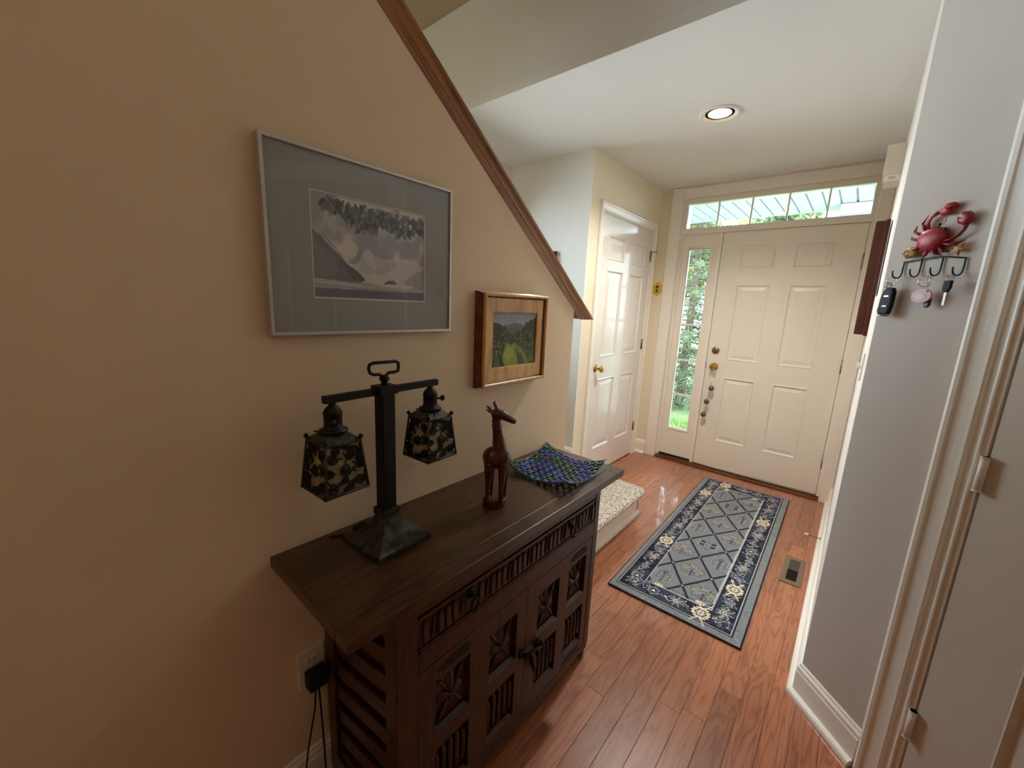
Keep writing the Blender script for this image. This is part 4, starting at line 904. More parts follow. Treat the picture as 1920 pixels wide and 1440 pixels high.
    for (p0, p1) in (((.12, .98), (.26, .78)), ((.60, .92), (.52, .76)), ((.75, .9), (.66, .74)), ((.45, .95), (.47, .77)), ((.92, .9), (.80, .72))): cv.line([(p0[0] * w, p0[1] * h), ((p0[0] + p1[0]) / 2 * w + .004, (p0[1] + p1[1]) / 2 * h), (p1[0] * w, p1[1] * h)], .0014, '#3b3b3e')
    cv.a *= (.93 + .14 * fbm(ny, nx, 60, 80, 2))[..., None]
    put('painting', cv.mesh('painting', vcol_mat('watercolor_paint', .9)), wp, (ix0, -.0155, iz0))
watercolor()
box('backing', M_black, wp, .008, PWD - .008, -.0145, 0, .008, PHT - .008)
t = NT('picture_glass'); tr = t.add('ShaderNodeBsdfTransparent'); gl = t.add('ShaderNodeBsdfGlossy', i_Roughness=.02); ml = t.add('ShaderNodeMixShader', i_Fac=.04); t.link(tr.outputs[0], ml.inputs[1]); t.link(gl.outputs[0], ml.inputs[2]); t.link(ml.outputs[0], t.out.inputs[0])
box('glazing', t.m, wp, .0076, PWD - .0076, -.0206, -.0200, .0076, PHT - .0076)

gp = thing('landscape_painting', 'small gilt-framed green valley landscape painting above the giraffe on the left wall', 'picture', (WX, -2.868, 1.100), 90)
GW, GH = .365, .334
M_gside = wood('brown_frame_side', ('#4a250d', '#633514', '#74421c'), (8, 8, 8), .4, .2, 4, 3, .1)
frame_sides(gp, 'outer_step', 0, GW, 0, GH, [(0, 0), (0, .011), (.004, .014), (.004, .026), (.008, .029), (.008, .036)], M_gside)
frame_sides(gp, 'frame_rail', .003, GW - .003, .003, GH - .003, [(.004, .034), (.001, .038), (.001, .043), (.004, .046), (.009, .0465), (.0125, .043), (.0135, .036)], M_gold)
frame_sides(gp, 'dark_bead', .016, GW - .016, .016, GH - .016, [(0, .030), (.0, .0375), (.002, .0385), (.004, .0365), (.004, .032)], mat('dark_brown_bead', '#3d200d', .5))
frame_sides(gp, 'inner_liner', .020, GW - .020, .020, GH - .020, [(0, .028), (0, .0345), (.034, .0345), (.038, .033), (.038, .026)], M_gold, 50 / 38)
def landscape():
    x0, x1, z0, z1 = .056, GW - .056, .068, GH - .068; w, h = x1 - x0, z1 - z0; cv = Canvas(w, h, .0012, '#a9b0b4'); ny, nx = cv.ny, cv.nx; Y = cv.Y / h
    cv.a = np.array(c('#d3cdc2')[:3]) * (1 - Y[..., None]) + np.array(c('#8d98a6')[:3]) * Y[..., None]
    P = lambda pts, col, al=1.0: cv.poly([(x * w, y * h) for x, y in pts], col, al)
    P([(.25, .72), (.32, .77), (.40, .78), (.48, .815), (.56, .79), (.64, .78), (.72, .75), (.80, .70), (.8, .5), (.2, .5)], '#6e7270'); P([(.3, .6), (.4, .7), (.5, .72), (.6, .68), (.7, .62), (.7, .5), (.3, .5)], '#5a5f52', .7)
    P([(0, .82), (.08, .81), (.16, .79), (.24, .74), (.27, .78), (.30, .70), (.38, .62), (.5, .56), (.5, .4), (0, .4)], '#3c4029'); P([(1, .92), (.9, .86), (.84, .86), (.80, .80), (.76, .83), (.72, .76), (.66, .68), (.58, .58), (.5, .5), (1, .4)], '#3f4526')
    P([(0, .45), (.3, .5), (.6, .5), (1, .42), (1, 0), (0, 0)], '#55622a')
    P([(.22, .03), (.30, .40), (.40, .44), (.52, .38), (.62, .26), (.66, .02), (.6, 0), (.2, 0)], '#8d9a3c'); P([(.24, .2), (.34, .36), (.45, .36), (.5, .2), (.4, .08)], '#a3ad52', .8)
    P([(.42, .42), (.52, .38), (.62, .27), (.72, .12), (.78, .0), (.86, .0), (.76, .22), (.64, .34), (.5, .44)], '#7f8d4a'); P([(.52, .36), (.64, .2), (.70, .0), (.60, .02)], '#2f3b20', .8)
    P([(.0, .06), (.10, .22), (.06, .0), (0, 0)], '#243319'); P([(.16, .22), (.22, .2), (.30, .0), (.20, .0)], '#263419'); P([(.8, .1), (.95, .2), (1, .1), (1, .02)], '#6f7d33')
    r = random.Random(5)
    def tree(x, y, rx, ry, cols):
        for k in range(int(90)): a = r.random() * 2 * PI; q = r.random() ** .5; cv.ell((x + q * rx * math.cos(a)) * w, (y + q * ry * math.sin(a)) * h, .003 + r.random() * .003, .0025 + r.random() * .003, r.choice(cols), 0, .85)
        cv.line([(x * w, (y - ry) * h), (x * w, (y - ry - .08) * h)], .0012, '#2a2413')
    for (x, y, rx, ry) in ((.08, .42, .08, .16), (.24, .45, .07, .15), (.72, .50, .09, .17), (.90, .50, .08, .17), (.15, .30, .05, .06), (.55, .50, .06, .06), (.42, .48, .05, .06), (.83, .34, .05, .07), (.3, .6, .08, .08), (.60, .58, .08, .07)):
        tree(x, y, rx, ry, ['#2c3318', '#3e4722', '#59602c', '#8a8550', '#343a1c', '#22290f'])
    cv.a *= (.82 + .36 * fbm(ny, nx, 24, 24, 4))[..., None]
    put('painting', cv.mesh('painting', vcol_mat('oil_paint', .55, .3, 500)), gp, (x0, -.0285, z0)); box('backing', M_black, gp, .03, GW - .03, -.027, 0, .03, GH - .03)
landscape()
# small dark picture on the landing wall
lp = thing('small_black_picture', 'small black-framed picture on the landing wall, almost hidden behind the oak cap', 'picture', (-1.152, YB, 1.43))
frame_sides(lp, 'frame_rail', 0, .278, 0, .36, [(0, 0), (0, .018), (.014, .020), (.016, .012)], M_black); box('print', mat('grey_print', '#8f9aa0', .6, noise=.3, nscale=12), lp, .014, .264, -.012, -.002, .014, .346)
# dark framed shelf / mirror on right wall
rm = thing('wooden_framed_mirror', 'thick dark red-brown wooden frame on the right wall beside the front door, seen edge-on', 'mirror', (XR, -.90, 1.308), -90)
frame_sides(rm, 'frame_rail', -.35, .02, 0, .60, [(0, 0), (0, .016), (.006, .020), (.006, .054), (.012, .058), (.030, .058), (.040, .046), (.044, .03)], M_cherry)
box('mirror_glass', mat('mirror_silver', '#cfd4d6', .03, 1), rm, -.31, -.02, -.03, -.004, .04, .56)
sp = thing('slim_dark_picture', 'slim dark picture flat on the right wall between the wooden frame and the corner', 'picture', (XR, -1.50, 1.50), -90)
frame_sides(sp, 'frame_rail', -.16, .0, 0, .30, [(0, 0), (0, .003), (.008, .004), (.010, .002)], mat('dark_plum_frame', '#1d1420', .4)); box('print', mat('dark_print', '#3b3450', .5, noise=.3, nscale=20), sp, -.152, -.008, -.002, 0, .008, .292)

# ================================================================== SMALL THINGS ON WALLS
cb = thing('door_chime', 'beige door chime box high on the right wall near the front door', 'door chime', (XR, -1.0, 2.075), -90)
box('chime_cover', mat('beige_plastic', '#c9bfa9', .45), cb, -.16, .0, -.070, 0, .030, .170, .003); box('chime_base', mat('cream_plastic', '#d9d0bb', .4), cb, -.155, -.004, -.060, 0, 0, .030, .002); box('speaker_slot', mat('tan_slot', '#b5a88f', .6), cb, -.0045, -.0035, -.045, -.020, .008, .022)
sw1 = thing('light_switch', 'white light switch plate on the right wall below the wooden frame', 'switch', (XR, -1.62, 1.205), -90)
box('plate', M_whitep, sw1, -.06, .06, -.006, 0, -.057, .057, .002); box('toggle', M_whitep, sw1, -.035, -.025, -.020, -.005, -.006, .010, .002); box('toggle', M_whitep, sw1, .025, .035, -.020, -.005, -.010, .006, .002)
yp = thing('yellow_wall_plaque', 'yellow scalloped plaque holding a small grey thermometer on the wall left of the front door', 'plaque', (-.573, YD, 1.592))
pts = []
for k in range(40):
    a = 2 * PI * k / 40; r = 1 + .10 * math.cos(6 * a + .3); pts.append((.041 * r * math.sin(a), .058 * r * math.cos(a)))
MB().prism(pts, -.008, 0).build('backplate', mat('yellow_glaze', '#e0b013', .35, noise=.12, nscale=60), yp, .002)
box('thermometer', mat('grey_plastic', '#8d8f8c', .4), yp, -.012, .012, -.014, -.008, -.034, .030, .003); box('display', M_black, yp, -.009, .009, -.0155, -.014, .008, .026, .001); box('bulb_window', M_black, yp, -.005, .005, -.0155, -.014, -.030, -.008, .001)
# wall outlet and plug
ot = thing('wall_outlet', 'cream wall outlet low on the left wall at the near end of the sideboard', 'outlet', (WX, -3.462, .397), 90)
box('plate', M_whitep, ot, -.035, .035, -.006, 0, -.058, .058, .002)
for z in (.020, -.020):
    q = box('socket', M_whitep, ot, -.017, .017, -.0075, -.005, z - .014, z + .014, .002)
    for x in (-.007, .006): box('slot', M_black, q, x, x + .002, -.0079, -.0070, z - .002, z + .008)
pl = thing('power_plug', 'black plug in the wall outlet with two dark cords hanging to the floor', 'plug', (WX, -3.462, .377), 90)
box('plug_body', M_rubber, pl, -.022, .030, -.045, -.008, -.026, .022, .006)
MB().tube([(-.002, -.030, -.024), (-.008, -.032, -.09), (-.032, -.034, -.20), (-.048, -.036, -.30), (-.050, -.05, -.37), (-.02, -.07, -.3745)], .0026, 6).build('cord', M_rubber, pl)
MB().tube([(.006, -.030, -.024), (.009, -.030, -.12), (.012, -.03, -.25), (.010, -.036, -.36), (.03, -.06, -.3745)], .0028, 6).build('cord', M_rubber, pl)
# bells on the front door
bl = thing('string_of_bells', 'three round grey bells hanging on white cords from the front door knob', 'door bells', (-.012, -.052, .934))
MB().tube([(.022 * math.sin(a) * .9, -.0 + .012 * math.cos(a), -.005 - .028 + .032 * math.cos(a)) for a in [2 * PI * k / 18 for k in range(18)]], .0022, 6, closed=True).build('ring', M_whitep, bl)
M_bell = mat('antique_grey_bell', '#6f675b', .35, .6, noise=.25, nscale=60)
for k, (x, z) in enumerate(((.012, -.187), (-.010, -.311), (-.022, -.431))):
    b_ = MB().ball((x, 0, z), .0235, 16, 10).build('bell', M_bell, bl); MB().box(x - .0015, x + .0015, -.0240, -.012, z - .016, z + .002).build('slot', M_black, b_)
    MB().tube([(x - .0232, 0, z + .001), (x - .0165, -.0168, z + .001), (x, -.0236, z + .001), (x + .0165, -.0168, z + .001), (x + .0232, 0, z + .001)], .0012, 5).build('seam', M_bell, b_)
    MB().tube([(x * .3, 0, -.062), (x * .8 - .006 + k * .006, 0, z / 2 - .03), (x, 0, z + .022)], .0014, 5).build('cord', M_whitep, bl)
# spring door stop
dsn = thing('door_stop', 'white-tipped spring door stop on the right baseboard', 'door stop', (XR - .013, -.835, .052), -90)
g = MB(); n_ = 60; g.tube([(.0055 * math.cos(k * .9), -.004 - k * .00105, .0055 * math.sin(k * .9)) for k in range(n_)], .0011, 5); g.lathe([(.009, 0), (.009, .004), (.001, .005)], 12, 'Y'); g.build('spring', M_abrass, dsn)
MB().lathe([(.004, .062), (.0075, .066), (.008, .078), (.004, .082), (.001, .083)], 12, 'Y').build('tip', M_whitep, dsn)
# floor register
vt = thing('floor_vent', 'taupe metal floor register with dark louvres beside the rug', 'floor vent', (.838, -1.25, 0))
M_vent = mat('taupe_metal', '#7d6f5c', .45, .3, noise=.05)
g = MB(); 
for a, b, c0, d_ in wall_cells((-.046, .046), (-.152, .152), [(-.024, .024, -.118, .118)]): g.box(a, b, c0, d_, 0, .005)
g.build('faceplate', M_vent, vt); box('duct', M_black, vt, -.024, .024, -.118, .118, .0002, .0008)
box('damper', mat('grey_damper', '#4c463b', .5, .3), vt, -.024, .024, .002, .118, .001, .0035)
sm_ = MB().box(-.024, .024, -.0013, .0013, .001, .0048).mesh('louvre', mat('dark_louvre', '#3b3127', .5, .4))
for k in range(12): put('louvre', sm_, vt, (0, -.112 + k * .0098, 0))

# ================================================================== CRAB KEY RACK (angled wall)
ck = thing('crab_key_rack', 'red metal crab key rack with shell, starfish and four hooks', 'key rack', (XR, -2.14, 0), -45)
M_crab = mat('red_painted_tin', '#a8323a', .4, .1, col2='#8d1f28', nscale=30, bump=.2, bscale=80); M_crabd = mat('dark_red_painted_tin', '#871d22', .4, .1, noise=.2, nscale=40)
M_shell = mat('ochre_shell', '#b38a52', .5, .1, noise=.2, nscale=120); M_star = mat('tan_starfish', '#c08a5a', .6, noise=.25, nscale=160); M_hook = mat('teal_grey_wire', '#2f4548', .4, .6)
def dome(cx, cz, pts, y0, yt, name, m, parent, sm=3):
    """outline domed toward the room"""
    n = len(pts); vs = []; lv = [(1, y0), (.97, y0 - (y0 - yt) * .35), (.8, y0 - (y0 - yt) * .75), (.45, y0 - (y0 - yt) * .97)]
    for f_, y in lv: vs += [(cx + (p[0] - cx) * f_, y, cz + (p[1] - cz) * f_) for p in pts]
    vs.append((cx, yt, cz)); vs_b = len(vs); fs = []
    for k in range(len(lv) - 1):
        for i in range(n): j = (i + 1) % n; fs.append((k * n + i, k * n + j, (k + 1) * n + j, (k + 1) * n + i))
    k = len(lv) - 1
    for i in range(n): fs.append((k * n + i, k * n + (i + 1) % n, vs_b - 1))
    fs.append(tuple(range(n))[::-1]); return MB().add(vs, fs, True).build(name, m, parent)
cx, cz = .1235, 1.616
pts = []
for k in range(32):
    a = 2 * PI * k / 32; r = .0355 + .0025 * math.cos(2 * a) + (.0035 if k % 3 == 0 and not (.6 < a < 2.2) else 0); pts.append((cx + r * math.cos(a), cz + r * .95 * math.sin(a)))
dome(cx, cz, pts, -.010, -.030, 'shell_body', M_crab, ck)
def claw_out(P, s, ang, flip=1):
    base = [(0, -.010), (.010, -.013), (.024, -.012), (.040, -.006), (.050, .004), (.036, .001), (.026, .0015), (.034, .006), (.045, .013), (.036, .018), (.022, .019), (.008, .014), (-.002, .006)]
    ca, sa = math.cos(ang), math.sin(ang); return [(P[0] + s * (x * ca - flip * y * sa), P[1] + s * (x * sa + flip * y * ca)) for x, y in base]
P1 = [(.1235, 1.683), (.130, 1.697), (.142, 1.704), (.156, 1.704), (.166, 1.697), (.166, 1.691), (.156, 1.690), (.150, 1.686), (.158, 1.684), (.160, 1.678), (.150, 1.673), (.138, 1.673), (.128, 1.677)]
P2 = [(.189, 1.640), (.196, 1.638), (.203, 1.644), (.208, 1.655), (.205, 1.666), (.196, 1.674), (.181, 1.675), (.185, 1.668), (.189, 1.660), (.186, 1.654), (.178, 1.660), (.171, 1.664), (.171, 1.655), (.176, 1.646)]
dome(.143, 1.689, P1, -.010, -.022, 'claw', M_crab, ck); dome(.194, 1.655, P2, -.010, -.022, 'claw', M_crabd, ck)
MB().tube([(.104, -.014, 1.645), (.104, -.016, 1.662), (.110, -.016, 1.675), (.124, -.014, 1.684)], [.008, .0055, .005, .006], 8, flat=.5).build('arm', M_crab, ck)
MB().tube([(.155, -.014, 1.606), (.170, -.016, 1.608), (.187, -.016, 1.617), (.196, -.015, 1.630), (.196, -.014, 1.642)], [.008, .0055, .005, .005, .007], 8, flat=.5).build('arm', M_crabd, ck)
legs = [([(.100, 1.640), (.092, 1.660), (.097, 1.683)], M_crab), ([(.094, 1.632), (.076, 1.640), (.072, 1.660)], M_crab), ([(.090, 1.618), (.074, 1.622), (.062, 1.632)], M_crab), ([(.096, 1.596), (.084, 1.596), (.073, 1.584)], M_crab),
        ([(.116, 1.590), (.116, 1.578), (.103, 1.566)], M_crabd), ([(.132, 1.588), (.142, 1.578), (.151, 1.572)], M_crabd), ([(.148, 1.594), (.160, 1.580), (.178, 1.578)], M_crabd), ([(.156, 1.600), (.180, 1.594), (.202, 1.604)], M_crabd)]
for pth, m_ in legs: MB().tube([(pth[0][0], -.013, pth[0][1]), ((pth[0][0] + pth[1][0]) / 2, -.016, (pth[0][1] + pth[1][1]) / 2), (pth[1][0], -.018, pth[1][1]), (pth[2][0], -.010, pth[2][1])], [.007, .0078, .0065, .001], 8, flat=.5).build('leg', m_, ck)
for x, z in ((.138, 1.651), (.153, 1.638)):
    MB().tube([(x - .004, -.018, z - .006), (x, -.018, z)], .002, 6).build('eye_stalk', M_crabd, ck); MB().ball((x, -.019, z), .0038, 8, 6).build('eye', M_black, ck)
MB().tube([(.146, -.018, 1.652), (.151, -.018, 1.658), (.147, -.018, 1.664), (.150, -.018, 1.668)], .0008, 5).build('feeler', M_hook, ck)
# scallop shell
pts = [(.060, 1.572)] + [(.072 + (.019 + .0012 * (k % 2)) * math.cos(a), 1.584 + (.019 + .0012 * (k % 2)) * math.sin(a)) for k, a in enumerate([math.radians(-35 + 205 * j / 14) for j in range(15)])] + [(.064, 1.571)]
so = dome(.072, 1.584, pts, -.010, -.020, 'scallop', M_shell, ck)
for j in range(7):
    a = math.radians(-20 + 175 * j / 6); MB().tube([(.063, -.015, 1.574), (.063 + .014 * math.cos(a) * .8 + .004, -.0205, 1.580 + .012 * math.sin(a)), (.071 + .018 * math.cos(a), -.012, 1.584 + .018 * math.sin(a))], [.0008, .0017, .0012], 5).build('shell_rib', M_shell, so)
pts = [(.190 + (.022 if k % 2 == 0 else .0075) * math.cos(a), 1.583 + (.018 if k % 2 == 0 else .0075) * math.sin(a)) for k, a in enumerate([math.radians(62 + 36 * j) for j in range(10)])]
dome(.190, 1.583, pts, -.010, -.018, 'starfish', M_star, ck)
MB().tube([(.053, -.006, 1.563), (.098, -.008, 1.567), (.15, -.008, 1.569), (.208, -.006, 1.559)], .0022, 6).build('rail', M_hook, ck)
for hx, ht_, hb_ in ((.052, 1.566, 1.516), (.1005, 1.567, 1.517), (.153, 1.567, 1.517), (.206, 1.561, 1.514)):
    pth = [(hx, -.004, ht_), (hx, -.005, hb_ + .018)] + [(hx, -.005 - .016 * (1 - math.cos(a)), hb_ + .016 - .015 * math.sin(a)) for a in [PI * k / 6 for k in range(1, 7)]] + [(hx, -.037, hb_ + .022)]
    # hook arms sweep left as well as out, as in the photo
    pth = [(x, y * .92, z) for x, y, z in pth]
    MB().tube(pth, .0021, 6).build('hook', M_hook, ck)
# hanging keys: separate things
def loop(c_, r, rad, ax='y', seg=18, tilt=0):
    out = []
    for k in range(seg):
        a = 2 * PI * k / seg; v = Vector((r * math.cos(a), 0, r * math.sin(a))); v = Matrix.Rotation(tilt, 3, 'Z') @ v; out.append((c_[0] + v.x, c_[1] + v.y, c_[2] + v.z))
    return MB().tube(out, rad, 6, closed=True)
fx = .044
fob = thing('car_key_fob', 'black car key fob with chrome edge hanging from the leftmost hook of the crab rack', 'key', (XR + .7071 * fx - .7071 * .022, -2.14 - .7071 * fx - .7071 * .022, 1.505), -45)
loop((0, 0, .004), .010, .0011, tilt=.4).build('key_ring', M_chrome, fob); loop((-.003, -.002, -.006), .006, .0012, tilt=1.2).build('key_ring', M_chrome, fob)
o1 = [(-.008, -.012), (.011, -.012), (.014, -.022), (.014, -.050), (.010, -.076), (-.014, -.076), (-.018, -.066), (-.014, -.030)]
MB().prism([(x, z) for x, z in o1], -.006, .006).build('fob_body', mat('matte_black_plastic', '#060506', .55, spec=.3), fob, .004)
MB().tube([(-.010, .0, -.014), (-.016, 0, -.034), (-.020, 0, -.062), (-.017, 0, -.078), (.010, 0, -.079)], .0022, 6).build('chrome_edge', M_chrome, fob)
for z in (-.032, -.056): MB().prism([(-.006, z - .002), (.007, z - .002), (.006, z + .002), (-.005, z + .002)], -.0072, -.0055).build('button', M_chrome if z > -.05 else M_nickel, fob, .0008)
fx = .145
kt = thing('pink_key_tag', 'pink oval key tag with small blue fob on the third hook of the crab rack', 'key ring', (XR + .7071 * fx - .7071 * .026, -2.14 - .7071 * fx - .7071 * .026, 1.505), -45)
loop((-.004, 0, -.002), .014, .0012, tilt=.5).build('key_ring', M_chrome, kt); loop((.006, -.003, .0), .012, .0012, tilt=-.6).build('key_ring', M_chrome, kt)
M_pink = mat('pink_enamel', '#c48a8d', .35, noise=.03); pts = [(-.006 + .026 * math.cos(a), -.040 + .0195 * math.sin(a)) for a in [2 * PI * k / 28 for k in range(28)]]
fob.scale = (1.22,) * 3
tg_ = MB().prism(pts, -.002, .002).build('tag_disc', M_pink, kt, .001)
MB().prism([(-.008 + .014 * math.cos(a), -.042 + .009 * math.sin(a)) for a in [2 * PI * k / 20 for k in range(20)]], -.0028, -.0019).build('tag_oval', mat('cream_enamel', '#cfc3bb', .4), tg_)
MB().prism([(.002, -.027), (.010, -.031), (.010, -.024), (.004, -.028)], -.0032, -.0019).build('tag_accent', M_crabd, tg_)
MB().prism([(-.002, -.045), (.014, -.045), (.014, -.066), (.008, -.072), (.0, -.070)], .004, .012).build('blue_fob', mat('dark_blue_plastic', '#1b2450', .35), kt, .003)
fx = .197
sk = thing('small_black_key', 'small black-headed key hanging from the rightmost hook of the crab rack', 'key', (XR + .7071 * fx - .7071 * .026, -2.14 - .7071 * fx - .7071 * .026, 1.500), -45)
loop((0, .004, .006), .009, .001, tilt=1.3).build('key_ring', M_chrome, sk)
MB().prism([(-.008, .003), (.009, .003), (.009, -.016), (.004, -.027), (-.006, -.027), (-.009, -.016)], -.004, .004).build('key_head', MATS['matte_black_plastic'], sk, .002)
MB().box(-.003, .0025, -.001, .001, -.060, -.026).build('key_blade', M_nickel, sk)

# ================================================================== OUTSIDE
M_out = mat('white_vinyl', '#a3aab0', .5); M_lawn = mat('lawn_grass', '#55683f', .9, col2='#6b7c4c', nscale=9, bump=1, bscale=60); M_conc = mat('porch_concrete', '#7d7a74', .85, noise=.1, nscale=20, bump=.3, bscale=50)
lw = box('lawn', M_lawn, None, -16, 14, 1.1, 26, -.32, -.25, kind='structure'); box('bounce_ground', mat('pale_bounce_ground', '#c4c3bf', .9, noise=.06, nscale=8), None, -12, -1.6, -9, 2.2, -.32, -.25, kind='structure')  # pale ground beside the house added unseen, bouncing daylight up to the ceiling
box('porch_floor', M_conc, None, -1.5, 1.9, .13, 1.15, -.25, -.06, kind='structure')
pc = struct('ceiling_porch', label='white vinyl porch ceiling with grooves running away from the door')
sp_me = MB().prism([(-.0635, 0), (-.058, 0), (-.054, .020), (-.042, .020), (-.038, 0), (.0635, 0), (.0635, .026), (-.0635, .026)], 0, 1.78).mesh('soffit_panel', M_out)
sp_end = MB().prism([(-.054, -.004), (-.042, -.004), (-.048, .012)], 1.781, 1.786).mesh('groove_end', M_nickel)
for k in range(27):
    x = -1.42 + .127 * k; put('soffit_panel', sp_me, pc, (x, .14, 2.545)); put('groove_end', sp_end, pc, (x, .14, 2.543))
box('porch_roof', M_out, None, -1.5, 2.1, .12, 2.2, 2.60, 2.68, kind='structure')
pb = struct('porch_beam', label='white beam at the outer edge of the porch'); box('fascia', M_out, pb, -1.5, 1.9, 1.93, 2.05, 2.555, 2.62, .004)
box('frieze_board', M_out, pb, -1.5, 2.0, .125, .16, 2.49, 2.545, .004)
col_ = thing('porch_column', 'square white porch column seen through the right end of the transom', 'column', (.56, 1.66, -.06)); M_colw = mat('porch_column_paint', '#8d9296', .6); box('shaft', M_colw, col_, .02, .32, .0, .26, .0, 2.60, .004); box('column_base', M_out, col_, .0, .34, -.02, .28, -.19, .16, .004); box('column_cap', M_out, col_, .0, .34, -.02, .26, 2.50, 2.60, .004)
# neighbour house
nh = thing('neighbour_house', 'pale grey house with a blue-grey roof far behind the trees', 'house', (.2, 13.2, -.25))
box('wall', mat('grey_siding', '#c8ccd0', .7, noise=.03), nh, -2.2, 3, 0, 6, 0, 3.6); MB().prism([(-2.5, 3.5), (3.3, 3.5), (.4, 5.6)], -.3, 6.3).build('roof', mat('blue_grey_shingle', '#7f93ad', .8, noise=.1, nscale=30), nh)
for x in (-1.3, 1.2):
    f_ = box('window', M_out, nh, x - .5, x + .5, -.05, .02, 1.4, 2.7, .01); box('pane', mat('dark_house_glass', '#4a5a66', .1), f_, x - .42, x + .42, -.06, -.045, 1.48, 2.62)
# trees
M_bark = mat('grey_bark', '#5f5548', .9, noise=.3, nscale=12, bump=.8, bscale=20)
def leafmat(name, a, b_, rough=.6):
    t = NT(name); oi = t.add('ShaderNodeTexCoord'); nz = t.add('ShaderNodeTexNoise', i_Scale=3.0, i_Detail=6.0, i_Roughness=.8); t.link(oi.outputs['Object'], nz.inputs['Vector']); rp = t.add('ShaderNodeValToRGB'); rp.color_ramp.elements[0].position = .38; rp.color_ramp.elements[1].position = .62
    rp.color_ramp.elements[0].color = c(a); rp.color_ramp.elements[1].color = c(b_); t.link(nz.outputs['Fac'], rp.inputs[0]); t.link(rp.outputs[0], t.b.inputs['Base Color']); t.b.inputs['Roughness'].default_value = rough
    tl = t.add('ShaderNodeBsdfTranslucent'); t.link(rp.outputs[0], tl.inputs[0]); mx = t.add('ShaderNodeMixShader', i_Fac=.35); t.link(t.b.outputs[0], mx.inputs[1]); t.link(tl.outputs[0], mx.inputs[2]); t.link(mx.outputs[0], t.out.inputs[0]); return t.m
def quads(P, D, Wd, name, m, parent, kind='stuff'):
    """P centres, D long half-vector, Wd half-width vector (numpy n x 3) -> diamond leaves"""
    n = len(P); co = np.stack([P - D, P + Wd, P + D, P - Wd], 1).reshape(-1, 3); me = bpy.data.meshes.new(name); me.vertices.add(4 * n); me.vertices.foreach_set('co', co.astype(np.float32).ravel())
    me.loops.add(4 * n); me.loops.foreach_set('vertex_index', np.arange(4 * n, dtype=np.int32)); me.polygons.add(n); me.polygons.foreach_set('loop_start', np.arange(0, 4 * n, 4, dtype=np.int32)); me.update(calc_edges=True); me.materials.append(m)
    return put(name, me, parent, kind=kind)
def rvec(n): v = rng.normal(size=(n, 3)); return v / np.linalg.norm(v, axis=1)[:, None]
M_fir = leafmat('fir_needles', '#2c3a2c', '#76875f'); M_leafy = leafmat('broad_leaves', '#6c7c30', '#b4ba58'); M_dleaf = leafmat('deep_broad_leaves', '#46583a', '#8a9a6a')
def fir(name, label, loc, R, Hh, nb=110, seed=1):
    global rng; rng = np.random.default_rng(seed); t = thing(name, label, 'tree', loc, group=None)
    MB().tube([(0, 0, 0), (.02, 0, Hh * .5), (0, 0, Hh)], [R * .07, R * .05, .01], 8).build('trunk', M_bark, t)
    P = []; D = []; Wd = []; br = MB()
    for b in range(nb):
        z = Hh * (.02 + .96 * (b / nb) ** 1.0); L = R * (1 - z / Hh) ** .8 * rng.uniform(.8, 1.1) + .08; a = b * 2.4 + rng.uniform(-.3, .3); dirv = np.array([math.cos(a), math.sin(a), -.18]); 
        br.tube([(0, 0, z), tuple(dirv * L * .5 + np.array([0, 0, z + .04])), tuple(dirv * L + np.array([0, 0, z]))], [.012, .008, .003], 4)
        n = int(170 * L) + 10; s_ = rng.uniform(.1, 1, n); side = rng.uniform(-1, 1, n) * (1.05 - s_) * .33 * L; perp = np.array([-math.sin(a), math.cos(a), 0]); droop = -rng.uniform(0, .10, n) * L
        p = dirv[None] * (s_ * L)[:, None] + perp[None] * side[:, None]; p[:, 2] += z + droop; dd = dirv[None] * .5 + perp[None] * np.sign(side)[:, None] * .6 + rvec(n) * .35; dd[:, 2] -= .3; dd /= np.linalg.norm(dd, axis=1)[:, None]
        w_ = np.cross(dd, rvec(n)); w_ /= np.linalg.norm(w_, axis=1)[:, None]; P.append(p); D.append(dd * .055); Wd.append(w_ * .0085)
    br.build('branches', M_bark, t); quads(np.concatenate(P), np.concatenate(D), np.concatenate(Wd), 'needles', M_fir, t)
fir('fir_tree', 'dense green fir tree nearest to the sidelight outside', (-1.35, 3.5, -.25), 1.15, 4.2, 130, 3)
fir('fir_tree', 'taller fir tree farther back, seen above the nearer one', (-3.6, 6.4, -.25), 1.5, 6.3, 150, 4)
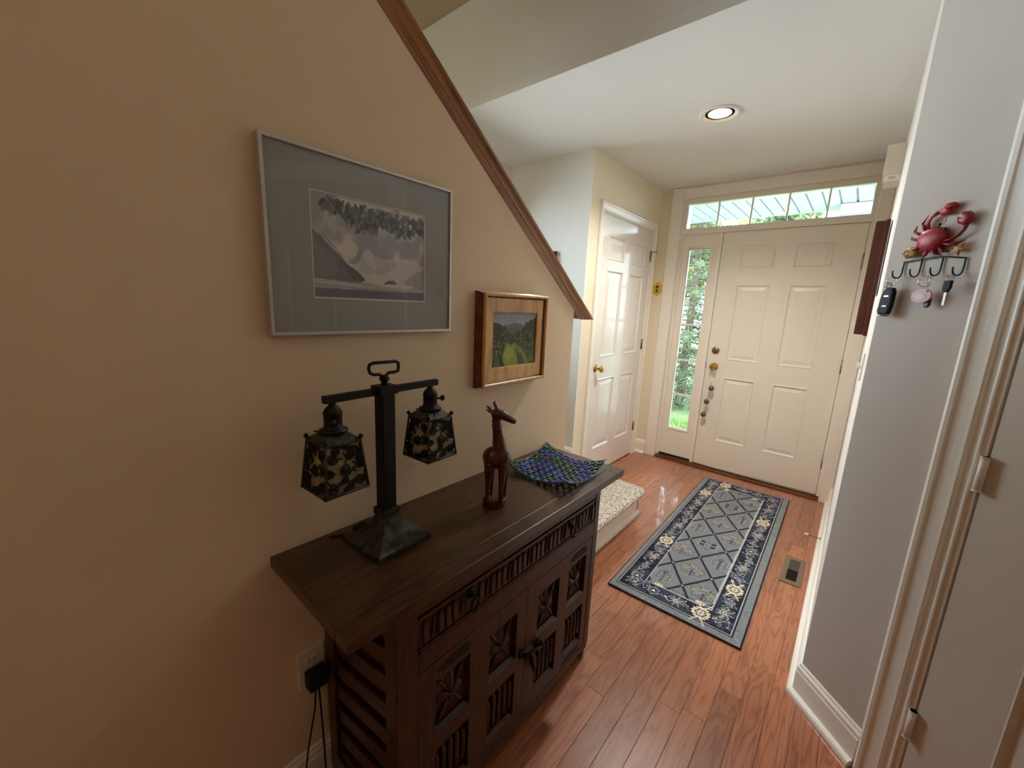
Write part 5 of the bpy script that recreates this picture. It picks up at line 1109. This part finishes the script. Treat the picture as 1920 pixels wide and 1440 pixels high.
def broad(name, label, loc, R, Hh, n, m, s=.05, seed=1):
    global rng; rng = np.random.default_rng(seed); t = thing(name, label, 'tree', loc)
    tr_ = MB().tube([(0, 0, 0), (.05, .02, Hh * .45), (-.03, 0, Hh * .8)], [.11, .08, .03], 8)
    for k in range(7): a = k * 2.4; tr_.tube([(0, 0, Hh * (.35 + .05 * k)), (R * .4 * math.cos(a), R * .4 * math.sin(a), Hh * (.5 + .05 * k)), (R * .8 * math.cos(a), R * .8 * math.sin(a), Hh * (.55 + .05 * k))], [.05, .03, .01], 6)
    tr_.build('trunk', M_bark, t)
    cl = rvec(46) * rng.uniform(.3, 1, 46)[:, None] * np.array([R, R, Hh * .36]) + np.array([0, 0, Hh * .64]); idx = rng.integers(0, 46, n); P = cl[idx] + rvec(n) * rng.uniform(0, 1, n)[:, None] ** .5 * R * .30
    D = rvec(n) * s; Wd = np.cross(D, rvec(n)); Wd = Wd / np.linalg.norm(Wd, axis=1)[:, None] * s * .55; quads(P, D, Wd, 'leaves', m, t)
broad('leafy_tree', 'bright yellow-green leafy tree seen through the second pane of the transom', (-4.0, 10.7, -.25), 1.7, 5.6, 9000, M_leafy, .075, 8)
broad('leafy_tree', 'narrow green leafy tree seen through the third and fourth panes of the transom', (-.80, 8.4, -.25), .8, 5.0, 8000, M_dleaf, .08, 9)
broad('leafy_tree', 'darker green leafy tree seen through the leftmost pane of the transom', (-8.8, 9.8, -.25), 2.0, 5.6, 9000, M_dleaf, .075, 10)
# low shrub and grass blades by the sidelight
rng = np.random.default_rng(5); n = 5000; P = np.stack([rng.uniform(-2.6, -.3, n), rng.uniform(1.3, 2.4, n), np.full(n, -.20)], 1); D = rvec(n) * .02; D[:, 2] = rng.uniform(.03, .07, n); Wd = np.cross(D, rvec(n)); Wd = Wd / np.linalg.norm(Wd, axis=1)[:, None] * .006
o = quads(P, D, Wd, 'grass', leafmat('grass_blades', '#5c7540', '#93a868'), None); o['label'] = 'bright green grass outside below the fir tree'; o['category'] = 'grass'
